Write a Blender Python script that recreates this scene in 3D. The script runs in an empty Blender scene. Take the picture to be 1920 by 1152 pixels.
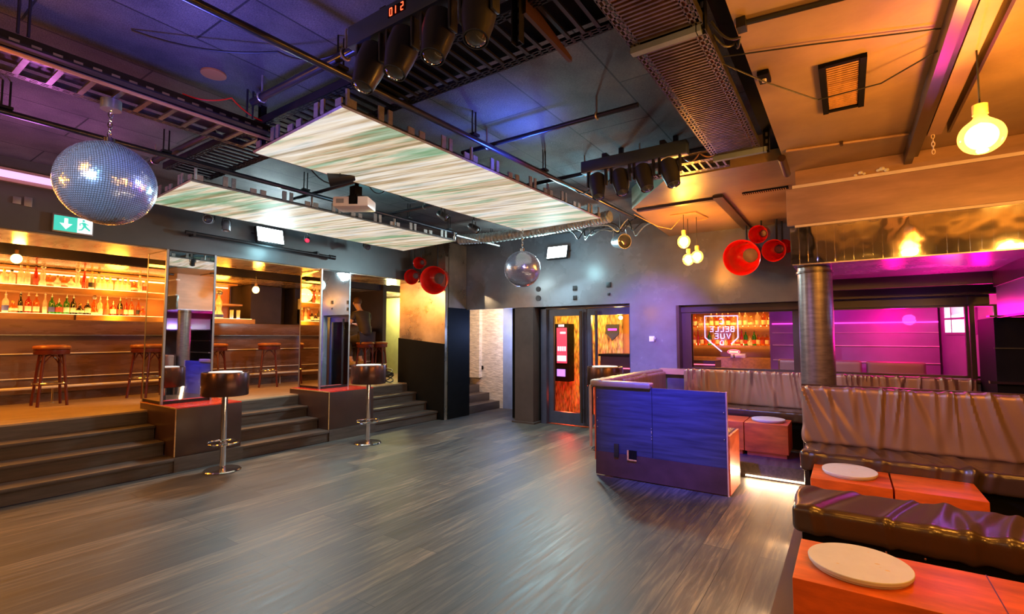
import bpy, bmesh, math, random
from mathutils import Vector, Matrix, noise
from math import pi, sin, cos, radians as R
random.seed(7)
S = bpy.context.scene
COL = S.collection

# ------------------------------------------------------------------ camera, world, exposure
cam_d = bpy.data.cameras.new('camera'); cam_d.sensor_width = 36.0; cam_d.lens = 17.25; cam_d.clip_start = 0.05
cam = bpy.data.objects.new('camera', cam_d); COL.objects.link(cam)
cam.location = (0, 0, 1.5); cam.rotation_euler = (R(90 + 3.483), 0, R(34.353))
S.camera = cam
S.view_settings.view_transform = 'Standard'; S.view_settings.look = 'None'
S.view_settings.exposure = 0.0; S.view_settings.gamma = 1.0; S.view_settings.use_curve_mapping = False
w = bpy.data.worlds.new('world'); S.world = w; w.use_nodes = True
w.node_tree.nodes['Background'].inputs[0].default_value = (0.3, 0.25, 0.45, 1)
w.node_tree.nodes['Background'].inputs[1].default_value = 0.02

def aim(o, target):
    o.rotation_euler = (Vector(target) - o.location).to_track_quat('-Z', 'Y').to_euler()
def lamp(name, kind, loc, col, power, target=None, size=0.1, size_y=None, angle=60, blend=0.4):
    d = bpy.data.lights.new(name, kind); d.color = col; d.energy = power
    if kind == 'AREA':
        d.size = size
        if size_y: d.shape = 'RECTANGLE'; d.size_y = size_y
    else:
        d.shadow_soft_size = size
    if kind == 'SPOT': d.spot_size = R(angle); d.spot_blend = blend
    o = bpy.data.objects.new(name, d); COL.objects.link(o); o.location = loc
    if target: aim(o, target)
    return o
WARM = (1.0, 0.40, 0.05); AMB = (1.0, 0.36, 0.03); COOL = (0.70, 0.93, 1.0); BLUE = (0.07, 0.10, 1.0); VIO = (0.36, 0.16, 1.0); MAG = (1.0, 0.0, 0.30)
# floodlights (fixtures are built further down)
lamp('flood_light_left', 'AREA', (-6.38, 3.67, 2.86), COOL, 85, (-3.6, 3.3, 0.0), 0.3, 0.2)
lamp('flood_light_back', 'AREA', (-3.98, 6.95, 2.86), (0.6, 0.93, 1.0), 120, (-3.2, 3.0, 0.0), 0.3, 0.2)
lamp('flood_halo_fill', 'POINT', (-6.45, 3.67, 2.70), (0.45, 0.9, 1.0), 12, size=0.12)  # added point lamps for the halo on the wall around the floods
lamp('flood_halo_fill', 'POINT', (-3.7, 6.55, 2.65), (0.45, 0.9, 1.0), 20, size=0.12)
# moving-head beams, mixed with added uplights, ball spots and header fill
lamp('beam_on_booth', 'SPOT', (-1.55, 3.75, 2.62), (0.02, 0.05, 1.0), 1350, (-1.55, 5.05, 0.98), 0.05, angle=44, blend=1.0)
lamp('beam_on_wall', 'SPOT', (-1.75, 3.9, 2.62), (0.24, 0.12, 1.0), 1300, (-2.45, 7.3, 1.5), 0.05, angle=34, blend=1.0)
lamp('beam_on_sofa', 'SPOT', (-1.5, 3.9, 2.62), (0.35, 0.45, 1.0), 380, (-0.7, 7.2, 1.1), 0.03, angle=26, blend=0.9)
lamp('beam_on_sofa', 'SPOT', (-2.6, 1.9, 2.7), (0.30, 0.32, 1.0), 300, (0.5, 5.0, 0.95), 0.02, angle=34, blend=0.9)
lamp('ceiling_uplight_fill', 'SPOT', (-2.15, 3.3, 2.75), (0.04, 0.12, 1.0), 75, (-2.25, 3.2, 3.25), 0.08, angle=120, blend=1.0)  # this and the following uplights are added, no fixture holds them
lamp('ceiling_uplight_fill', 'SPOT', (-2.9, 1.2, 2.35), (0.14, 0.14, 1.0), 75, (-2.9, 1.3, 3.25), 0.1, angle=160, blend=1.0)
lamp('ceiling_uplight_fill', 'SPOT', (-5.2, 1.0, 2.35), (0.75, 0.20, 0.9), 48, (-5.2, 1.0, 3.25), 0.1, angle=160, blend=1.0)
lamp('ceiling_uplight_fill', 'SPOT', (-4.2, 3.6, 2.80), (0.15, 0.85, 1.0), 34, (-4.2, 3.6, 3.3), 0.1, angle=165, blend=1.0)
lamp('ceiling_uplight_fill', 'SPOT', (-2.3, 4.7, 2.75), (0.2, 0.75, 1.0), 26, (-2.0, 4.7, 3.25), 0.1, angle=150, blend=1.0)
lamp('beam_on_floor', 'SPOT', (-2.5, 0.2, 2.8), (0.35, 0.85, 1.0), 85, (-3.2, 2.6, 0.0), 0.2, angle=95, blend=1.0)
lamp('header_fill', 'AREA', (-6.95, 0.9, 2.52), AMB, 34, (-6.6, 0.9, 0.0), 0.2, 3.6)  # added amber fill under the header to light the treads
lamp('header_fill', 'AREA', (-6.95, 4.6, 2.52), AMB, 16, (-6.6, 4.6, 0.0), 0.2, 3.0)
lamp('ball_fill_spot', 'SPOT', (-1.9, 3.6, 2.6), (0.4, 0.3, 1.0), 45, (-3.42, 5.24, 2.37), 0.05, angle=22, blend=0.5)  # added spots that tint the mirror balls, no fixture holds them
lamp('ball_fill_spot', 'SPOT', (-2.9, 2.2, 2.6), (0.2, 0.25, 1.0), 60, (-3.86, 1.08, 2.475), 0.1, angle=30, blend=0.6)
lamp('ball_fill_spot', 'SPOT', (-2.3, -0.6, 2.6), (0.40, 0.65, 1.0), 330, (-3.86, 1.08, 2.475), 0.1, angle=26, blend=0.6)
# lounge pendants behind the camera, then added amber and warm fill lamps
lamp('lounge_pendant_and_fill', 'SPOT', (1.6, 1.2, 2.45), WARM, 60, (1.0, 3.2, 0.3), size=0.12, angle=125, blend=0.8)
lamp('lounge_pendant_and_fill', 'SPOT', (0.4, -1.2, 2.45), WARM, 120, (0.4, 2.4, 0.3), size=0.12, angle=85, blend=0.9)
lamp('lounge_pendant_and_fill', 'POINT', (-5.2, -1.6, 2.3), AMB, 130, size=0.12)  # added amber lamp for the left treads, not a pendant
lamp('ceiling_amber_fill', 'POINT', (-3.4, 0.3, 2.75), AMB, 9, size=0.1)  # added lamp that warms patches of the ceiling
lamp('lounge_pendant_and_fill', 'POINT', (0.05, 1.9, 2.3), WARM, 22, size=0.08)  # added warm lamp that brightens the perforated tray
lamp('lounge_pendant_and_fill', 'POINT', (1.7, 1.3, 2.45), WARM, 55, size=0.1)  # added warm lamp, lights the ceiling that the tile band mirrors
lamp('dance_floor_light', 'AREA', (-2.2, -1.6, 2.9), (1.0, 0.70, 0.5), 12, (-3.5, 3.0, 0.5), 1.2)

# ------------------------------------------------------------------ materials
def rgb(c): return (c[0], c[1], c[2], 1.0)
def new_mat(name):
    m = bpy.data.materials.new(name); m.use_nodes = True
    nt = m.node_tree; b = nt.nodes['Principled BSDF']
    return m, nt, b
def sock(nt, kind, **kw):
    n = nt.nodes.new(kind)
    for k, v in kw.items():
        if k in n.inputs: n.inputs[k].default_value = v
        else: setattr(n, k, v)
    return n
def coords(nt, scale=(1, 1, 1), rot=(0, 0, 0)):
    tc = nt.nodes.new('ShaderNodeNewGeometry'); mp = nt.nodes.new('ShaderNodeMapping')
    mp.inputs['Rotation'].default_value = rot; nt.links.new(tc.outputs['Position'], mp.inputs['Vector'])
    ms = nt.nodes.new('ShaderNodeMapping'); ms.inputs['Scale'].default_value = scale; nt.links.new(mp.outputs[0], ms.inputs['Vector']); return ms.outputs[0]
def mixc(nt, fac, a, b, mode='MIX'):
    n = nt.nodes.new('ShaderNodeMix'); n.data_type = 'RGBA'; n.blend_type = mode
    for i, v in ((0, fac), (6, a), (7, b)):
        if hasattr(v, 'links'): nt.links.new(v, n.inputs[i])
        else: n.inputs[i].default_value = v if i == 0 else rgb(v)
    return n.outputs[2]
def ramp(nt, fac, stops):
    n = nt.nodes.new('ShaderNodeValToRGB'); e = n.color_ramp.elements
    while len(e) < len(stops): e.new(0.5)
    for x, (p, c) in zip(e, stops): x.position = p; x.color = rgb(c)
    nt.links.new(fac, n.inputs[0]); return n.outputs[0]
def M(name, col, rough=0.5, metal=0.0, var=0.25, scale=6.0, stretch=(1, 1, 1), bump=0.0, bscale=40.0, spec=0.5, coat=0.0, emit=None, estr=0.0, rvar=0.0):
    m, nt, b = new_mat(name)
    b.inputs['Roughness'].default_value = rough; b.inputs['Metallic'].default_value = metal
    b.inputs['Specular IOR Level'].default_value = spec; b.inputs['Coat Weight'].default_value = coat
    v = coords(nt, stretch)
    n = sock(nt, 'ShaderNodeTexNoise', Scale=scale, Detail=5.0, Roughness=0.6); nt.links.new(v, n.inputs['Vector'])
    lo = tuple(max(0, x * (1 - var)) for x in col); hi = tuple(min(1, x * (1 + var)) for x in col)
    nt.links.new(ramp(nt, n.outputs[0], [(0.3, lo), (0.7, hi)]), b.inputs['Base Color'])
    if rvar:
        rr = nt.nodes.new('ShaderNodeMapRange'); rr.inputs[3].default_value = max(0.02, rough - rvar); rr.inputs[4].default_value = rough + rvar
        rr.inputs[1].default_value = 0.3; rr.inputs[2].default_value = 0.7
        nt.links.new(n.outputs[0], rr.inputs[0]); nt.links.new(rr.outputs[0], b.inputs['Roughness'])
    if bump:
        n2 = sock(nt, 'ShaderNodeTexNoise', Scale=bscale, Detail=3.0); nt.links.new(v, n2.inputs['Vector'])
        bp = sock(nt, 'ShaderNodeBump', Strength=bump, Distance=0.02); nt.links.new(n2.outputs[0], bp.inputs['Height'])
        nt.links.new(bp.outputs[0], b.inputs['Normal'])
    if emit: b.inputs['Emission Color'].default_value = rgb(emit); b.inputs['Emission Strength'].default_value = estr
    return m
def emission(name, col, strength):
    m, nt, b = new_mat(name); b.inputs['Base Color'].default_value = rgb([x * 0.5 for x in col])
    b.inputs['Emission Color'].default_value = rgb(col); b.inputs['Emission Strength'].default_value = strength
    return m
def clear(name, tint=(1, 1, 1), rough=0.03, amount=0.25):
    m, nt, b = new_mat(name); out = nt.nodes['Material Output']; nt.nodes.remove(b)
    t = sock(nt, 'ShaderNodeBsdfTransparent', Color=rgb(tint)); g = sock(nt, 'ShaderNodeBsdfGlossy', Roughness=rough)
    lw = sock(nt, 'ShaderNodeLayerWeight', Blend=amount); mx = nt.nodes.new('ShaderNodeMixShader')
    nt.links.new(lw.outputs['Fresnel'], mx.inputs[0]); nt.links.new(t.outputs[0], mx.inputs[1]); nt.links.new(g.outputs[0], mx.inputs[2])
    nt.links.new(mx.outputs[0], out.inputs[0]); return m
def bottle_glass(name, col, dens=0.5):
    m, nt, b = new_mat(name); out = nt.nodes['Material Output']; nt.nodes.remove(b)
    t = sock(nt, 'ShaderNodeBsdfTransparent', Color=rgb(col)); tr = sock(nt, 'ShaderNodeBsdfTranslucent', Color=rgb(col)); g = sock(nt, 'ShaderNodeBsdfGlossy', Roughness=0.08)
    m1 = nt.nodes.new('ShaderNodeMixShader'); m1.inputs[0].default_value = dens; m2 = nt.nodes.new('ShaderNodeMixShader'); m2.inputs[0].default_value = 0.12
    nt.links.new(t.outputs[0], m1.inputs[1]); nt.links.new(tr.outputs[0], m1.inputs[2]); nt.links.new(m1.outputs[0], m2.inputs[1]); nt.links.new(g.outputs[0], m2.inputs[2])
    nt.links.new(m2.outputs[0], out.inputs[0]); return m

def floor_mat():
    m, nt, b = new_mat('oak_planks')
    v = coords(nt, (1, 1, 1), (0, 0, R(90)))
    br = sock(nt, 'ShaderNodeTexBrick', Scale=1.0); br.offset = 0.37; br.squash = 1.0
    for k, x in (('Color1', 0.0), ('Color2', 1.0), ('Mortar', 0.0)): br.inputs[k].default_value = (x, x, x, 1)
    br.inputs['Mortar Size'].default_value = 0.0022; br.inputs['Brick Width'].default_value = 1.9; br.inputs['Row Height'].default_value = 0.185
    nt.links.new(v, br.inputs['Vector'])
    v2 = coords(nt, (26, 1.6, 1)); n = sock(nt, 'ShaderNodeTexNoise', Scale=1.3, Detail=8.0, Roughness=0.65, Distortion=0.6); nt.links.new(v2, n.inputs['Vector'])
    v3 = coords(nt, (1, 0.5, 1)); n3 = sock(nt, 'ShaderNodeTexNoise', Scale=1.6, Detail=3.0); nt.links.new(v3, n3.inputs['Vector'])
    base = ramp(nt, br.outputs['Color'], [(0.0, (0.042, 0.039, 0.037)), (0.35, (0.078, 0.068, 0.058)), (0.65, (0.055, 0.054, 0.054)), (1.0, (0.13, 0.105, 0.08))])
    grain = ramp(nt, n.outputs[0], [(0.28, (0.25, 0.25, 0.27)), (0.5, (0.85, 0.86, 0.88)), (0.66, (2.0, 1.8, 1.5))])
    c = mixc(nt, 1.0, base, grain, 'MULTIPLY')
    wear = ramp(nt, n3.outputs[0], [(0.35, (0.8, 0.8, 0.82)), (0.7, (1.2, 1.15, 1.1))])
    c = mixc(nt, 1.0, c, wear, 'MULTIPLY')
    c = mixc(nt, br.outputs['Fac'], c, (0.02, 0.016, 0.012)); nt.links.new(c, b.inputs['Base Color'])
    mr = nt.nodes.new('ShaderNodeMapRange'); mr.inputs[1].default_value = 0.3; mr.inputs[2].default_value = 0.7; mr.inputs[3].default_value = 0.42; mr.inputs[4].default_value = 0.60; b.inputs['Specular IOR Level'].default_value = 0.4
    nt.links.new(n.outputs[0], mr.inputs[0]); nt.links.new(mr.outputs[0], b.inputs['Roughness'])
    bp = sock(nt, 'ShaderNodeBump', Strength=0.25, Distance=0.004); nt.links.new(n.outputs[0], bp.inputs['Height']); nt.links.new(bp.outputs[0], b.inputs['Normal'])
    return m
def ceiling_mat():
    m, nt, b = new_mat('acoustic_ceiling_boards')
    v = coords(nt, (1, 1, 1), (0, 0, 0))
    br = sock(nt, 'ShaderNodeTexBrick', Scale=1.0); br.offset = 0.5
    for k, x in (('Color1', 0.75), ('Color2', 1.15), ('Mortar', 0.1)): br.inputs[k].default_value = (x, x, x, 1)
    br.inputs['Mortar Size'].default_value = 0.006; br.inputs['Brick Width'].default_value = 1.25; br.inputs['Row Height'].default_value = 0.62
    v90 = coords(nt, (1, 1, 1), (0, 0, R(90))); nt.links.new(v90, br.inputs['Vector'])
    n = sock(nt, 'ShaderNodeTexNoise', Scale=2.2, Detail=5.0, Roughness=0.6); nt.links.new(v, n.inputs['Vector'])
    v2 = coords(nt, (60, 260, 60)); f = sock(nt, 'ShaderNodeTexNoise', Scale=1.0, Detail=3.0); nt.links.new(v2, f.inputs['Vector'])
    c = ramp(nt, n.outputs[0], [(0.3, (0.05, 0.042, 0.045)), (0.7, (0.155, 0.13, 0.12))])
    c = mixc(nt, 1.0, c, br.outputs['Color'], 'MULTIPLY')
    c = mixc(nt, 1.0, c, ramp(nt, f.outputs[0], [(0.35, (0.6, 0.6, 0.6)), (0.65, (1.3, 1.3, 1.3))]), 'MULTIPLY')
    nt.links.new(c, b.inputs['Base Color']); b.inputs['Roughness'].default_value = 0.75
    bp = sock(nt, 'ShaderNodeBump', Strength=0.6, Distance=0.01); nt.links.new(f.outputs[0], bp.inputs['Height']); nt.links.new(bp.outputs[0], b.inputs['Normal'])
    return m
def screen_mat():
    m, nt, b = new_mat('video_screen')
    v = coords(nt, (0.42, 12.0, 1), (0, 0, R(-9)))
    n = sock(nt, 'ShaderNodeTexNoise', Scale=1.6, Detail=7.0, Roughness=0.62, Distortion=0.35); nt.links.new(v, n.inputs['Vector'])
    v2 = coords(nt, (0.5, 3.4, 1), (0, 0, R(-9))); n2 = sock(nt, 'ShaderNodeTexNoise', Scale=1.5, Detail=5.0, Roughness=0.6, Distortion=0.3); nt.links.new(v2, n2.inputs['Vector'])
    c = ramp(nt, n.outputs[0], [(0.30, (0.36, 0.27, 0.17)), (0.42, (0.58, 0.44, 0.29)), (0.50, (0.80, 0.72, 0.62)), (0.58, (0.92, 0.86, 0.78)), (0.70, (1.0, 1.0, 1.0))])
    c2 = ramp(nt, n2.outputs[0], [(0.34, (0.14, 0.42, 0.20)), (0.42, (0.45, 0.62, 0.45)), (0.48, (0.95, 0.84, 0.66)), (0.56, (1.0, 0.95, 0.88)), (0.62, (0.80, 0.82, 0.84)), (0.70, (0.30, 0.52, 0.40))])
    c = mixc(nt, 0.85, c, c2, 'MULTIPLY')
    nt.links.new(c, b.inputs['Emission Color']); b.inputs['Emission Strength'].default_value = 0.95
    b.inputs['Base Color'].default_value = (0.02, 0.02, 0.02, 1); b.inputs['Roughness'].default_value = 0.6; b.inputs['Specular IOR Level'].default_value = 0.1
    return m
def tiles_mat(name, sx, sz, col=(0.9, 0.88, 0.85), rough=0.06, axis='XZ'):
    m, nt, b = new_mat(name)
    g = nt.nodes.new('ShaderNodeNewGeometry'); s = nt.nodes.new('ShaderNodeSeparateXYZ'); cb = nt.nodes.new('ShaderNodeCombineXYZ')
    nt.links.new(g.outputs['Position'], s.inputs[0])
    nt.links.new(s.outputs[axis[0]], cb.inputs[0]); nt.links.new(s.outputs[axis[1]], cb.inputs[1])
    br = sock(nt, 'ShaderNodeTexBrick', Scale=1.0); br.offset = 0.0
    for k, x in (('Color1', 0.0), ('Color2', 1.0), ('Mortar', 0.0)): br.inputs[k].default_value = (x, x, x, 1)
    br.inputs['Mortar Size'].default_value = 0.0025; br.inputs['Brick Width'].default_value = sx; br.inputs['Row Height'].default_value = sz
    nt.links.new(cb.outputs[0], br.inputs['Vector'])
    c = mixc(nt, br.outputs['Fac'], col, (1.0, 0.95, 0.85)); nt.links.new(c, b.inputs['Base Color'])
    b.inputs['Metallic'].default_value = 1.0; b.inputs['Roughness'].default_value = rough
    n = sock(nt, 'ShaderNodeTexNoise', Scale=7.0, Detail=1.0); nt.links.new(g.outputs['Position'], n.inputs['Vector'])
    ad = sock(nt, 'ShaderNodeMath', operation='ADD'); nt.links.new(br.outputs['Color'], ad.inputs[0]); nt.links.new(n.outputs[0], ad.inputs[1])
    bp = sock(nt, 'ShaderNodeBump', Strength=0.25, Distance=0.01); nt.links.new(ad.outputs[0], bp.inputs['Height']); nt.links.new(bp.outputs[0], b.inputs['Normal'])
    return m
def woodchip_mat():
    m, nt, b = new_mat('woodchip_panel')
    v = coords(nt, (38, 38, 9)); vo = sock(nt, 'ShaderNodeTexVoronoi', Scale=1.0); nt.links.new(v, vo.inputs['Vector'])
    c = ramp(nt, vo.outputs['Distance'], [(0.0, (0.95, 0.75, 0.35)), (0.5, (0.70, 0.45, 0.15)), (1.0, (0.10, 0.05, 0.02))])
    c = mixc(nt, 0.5, c, vo.outputs['Color'], 'MULTIPLY'); nt.links.new(c, b.inputs['Base Color']); b.inputs['Roughness'].default_value = 0.45
    return m
def leather(name, col, rough=0.30):
    m = M(name, col, rough, var=0.06, scale=5, bump=0.05, bscale=220, spec=0.7)
    return m

MAT = dict(
    floor=floor_mat(), ceil=ceiling_mat(), screen=screen_mat(),
    lowceil=M('painted_plaster', (0.33, 0.22, 0.12), 0.40, var=0.3, scale=1.6, bump=0.1, bscale=14, rvar=0.1),
    wall=M('gloss_grey_wall_paint', (0.145, 0.155, 0.185), 0.25, var=0.28, scale=1.4, bump=0.07, bscale=9, rvar=0.08),
    soffit=M('dark_wall_paint', (0.075, 0.08, 0.088), 0.38, var=0.25, scale=1.2, bump=0.05, bscale=12),
    black=M('black_paint', (0.005, 0.005, 0.005), 0.6, var=0.2, spec=0.08),
    darkwall=M('dark_brown_wall', (0.05, 0.036, 0.034), 0.55, var=0.3, scale=2),
    step=M('dark_step_wood', (0.065, 0.048, 0.04), 0.42, var=0.35, scale=3, stretch=(14, 1, 14), rvar=0.08),
    stagefloor=M('stage_floor_wood', (0.30, 0.20, 0.12), 0.42, var=0.25, scale=2.5, stretch=(14, 1, 1)),
    brown=M('dark_brown_laminate', (0.05, 0.024, 0.018), 0.32, var=0.2, scale=2),
    barfront=M('brown_bar_cladding', (0.10, 0.05, 0.036), 0.27, var=0.35, scale=1.4, stretch=(1, 1, 7), rvar=0.06),
    barwood=M('amber_shelf_wood', (0.50, 0.26, 0.09), 0.45, var=0.25, scale=4, stretch=(6, 1, 6)),
    barpanel=M('amber_back_panel', (0.42, 0.17, 0.05), 0.4, var=0.2, scale=2),
    barceil=M('lacquered_bar_ceiling', (0.42, 0.30, 0.16), 0.18, var=0.3, scale=2, stretch=(1, 3, 1), rvar=0.05),
    redtop=M('red_lacquer', (0.65, 0.03, 0.015), 0.22, var=0.15),
    mirror=M('mirror', (0.80, 0.82, 0.82), 0.02, 1.0, var=0.02),
    chrome=M('chrome', (0.80, 0.80, 0.82), 0.10, 1.0, var=0.05),
    steel=M('brushed_steel', (0.55, 0.54, 0.53), 0.28, 1.0, var=0.15, scale=20, stretch=(1, 1, 20)),
    greymetal=M('grey_metal', (0.30, 0.31, 0.33), 0.4, 0.8, var=0.15),
    darkmetal=M('dark_metal', (0.035, 0.035, 0.038), 0.4, 0.7, var=0.2),
    traymetal=M('galvanised_tray', (0.24, 0.21, 0.18), 0.32, 0.85, var=0.3, scale=12),
    pipe=M('dark_pipe', (0.07, 0.07, 0.085), 0.28, 0.8, var=0.2),
    housing=M('black_fixture_plastic', (0.025, 0.026, 0.03), 0.35, var=0.15),
    headbody=M('grey_fixture_plastic', (0.035, 0.035, 0.05), 0.30, var=0.15),
    lens=M('lens_glass', (0.05, 0.06, 0.08), 0.05, 0.0, var=0.05, coat=1.0),
    white=M('white_plastic', (0.82, 0.80, 0.80), 0.35, var=0.04),
    bracket=M('zinc_bracket', (0.45, 0.41, 0.38), 0.35, 0.7, var=0.2, scale=30),
    walltube=M('column_lacquer', (0.17, 0.14, 0.13), 0.34, 0.5, var=0.3, scale=3, stretch=(3, 3, 14), bump=0.05, bscale=90),
    boothblue=M('dark_painted_plywood', (0.028, 0.032, 0.075), 0.36, var=0.4, scale=2.0, stretch=(1, 1, 14), rvar=0.06),
    boothred=M('stained_red_wood', (0.42, 0.075, 0.022), 0.40, var=0.35, scale=3, stretch=(1, 1, 3), rvar=0.08),
    tablewood=M('orange_red_stained_wood', (0.55, 0.10, 0.012), 0.42, var=0.35, scale=3.0, stretch=(1.2, 4, 4), bump=0.05, bscale=60),
    disc=M('pale_table_disc', (0.58, 0.61, 0.66), 0.45, var=0.05, scale=10),
    leather=M('brown_black_leather', (0.055, 0.032, 0.024), 0.27, 0.1, var=0.06, scale=5, bump=0.05, bscale=220, spec=0.8), leather2=M('taupe_leather', (0.30, 0.19, 0.14), 0.40, 0.45, var=0.06, scale=5, bump=0.06, bscale=220, spec=0.6),
    fascia=M('painted_fascia_board', (0.42, 0.25, 0.18), 0.42, var=0.25, scale=1.6, stretch=(1, 1, 5)),
    ledge=M('pale_ledge', (0.85, 0.72, 0.66), 0.4, var=0.1),
    canopyunder=M('polished_canopy_underside', (0.42, 0.34, 0.42), 0.26, 0.55, var=0.3, scale=2, rvar=0.05),
    tiles=tiles_mat('mirror_tiles', 0.066, 7.0), beads=tiles_mat('mirror_slats', 0.04, 6.0, rough=0.3, axis='YZ'),
    bell=M('red_enamel', (0.72, 0.012, 0.006), 0.20, var=0.12, coat=0.5),
    belldark=M('bell_speaker_cone', (0.16, 0.17, 0.22), 0.5),
    wood=M('stool_wood', (0.11, 0.016, 0.012), 0.28, var=0.3, scale=5), seat=M('stool_seat', (0.27, 0.08, 0.025), 0.30, var=0.2),
    balltile=M('ball_mirror_tile', (0.62, 0.74, 0.95), 0.20, 0.72, var=0.05), palemetal=M('pale_satin_metal', (0.80, 0.72, 0.66), 0.35, 0.35, var=0.05), drum=M('brown_metal_drum', (0.12, 0.06, 0.05), 0.26, 0.75, var=0.15, scale=6),  # ball tiles: cool reflections put into their blue base colour
    door=M('navy_door_paint', (0.045, 0.05, 0.09), 0.35, var=0.2), glass=clear('window_glass'), bulbglass=bottle_glass('bulb_glass', (1, 0.62, 0.22), .35),
    chip=woodchip_mat(), pinkwall=M('purple_wall', (0.30, 0.14, 0.30), 0.4, var=0.2, scale=1.5), room2=M('dark_lounge_wall', (0.16, 0.10, 0.13), 0.45, var=0.3),
    metalpanel=M('brushed_bronze_panel', (0.50, 0.42, 0.32), 0.30, 0.85, var=0.35, scale=2.2, bump=0.12, bscale=5, rvar=0.1),
    wavy=M('rippled_plaster', (0.62, 0.55, 0.45), 0.5, var=0.3, scale=5, stretch=(1.5, 1.5, 5), bump=0.5, bscale=8),
    bluetint=M('blue_tint_paint', (0.20, 0.26, 0.40), 0.6, var=0.1), yellow=M('yellow_green_door', (0.62, 0.62, 0.28), 0.4, var=0.1),
    skin=M('skin', (0.55, 0.33, 0.24), 0.5, var=0.1), shirt=M('black_tee', (0.035, 0.03, 0.035), 0.8, var=0.2), trousers=M('dark_trousers', (0.05, 0.045, 0.055), 0.8, var=0.2),
    shoe=M('pale_shoe', (0.45, 0.36, 0.30), 0.6), hair=M('brown_hair', (0.10, 0.045, 0.02), 0.6, bump=0.4), cable=M('black_cable', (0.015, 0.015, 0.015), 0.5),
    duct=M('foil_duct', (0.55, 0.60, 0.58), 0.35, 0.7, var=0.3, scale=14, bump=0.5, bscale=40), cardboard=M('paper_towel', (0.75, 0.72, 0.6), 0.7),
    bulb=emission('lit_bulb', (1.0, 0.62, 0.24), 26.0), barbulb=emission('lit_bar_bulb', (1.0, 0.50, 0.10), 14.0), flood=emission('lit_flood', (0.78, 0.97, 1.0), 16.0),
    strip=emission('warm_led_strip', (1.0, 0.66, 0.40), 5.0), shelfglow=emission('lit_shelf', (1.0, 0.60, 0.20), 6.5), tube=emission('pink_tube', (0.85, 0.5, 1.0), 1.3),
    exitgreen=emission('exit_green', (0.05, 0.62, 0.48), 1.0), exitwhite=emission('exit_white', (0.9, 1.0, 0.98), 1.1),
    neon=emission('violet_neon', (0.45, 0.35, 1.0), 3.0), redneon=emission('red_neon', (1.0, 0.10, 0.18), 3.0), pinkneon=emission('pink_neon', (1.0, 0.05, 0.55), 2.2),
    vend=emission('vending_front', (0.9, 0.06, 0.14), 1.1), vendwhite=emission('vending_panel', (0.9, 0.75, 0.9), 1.3), vendblue=emission('vending_slot', (0.45, 0.25, 1.0), 1.4),
    redlamp=emission('red_display', (1.0, 0.06, 0.02), 6.0), litpane=emission('lit_white_pane', (1.0, 0.93, 1.0), 3.0), parred=emission('red_par_lens', (1.0, 0.03, 0.08), 1.5),
)

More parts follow.
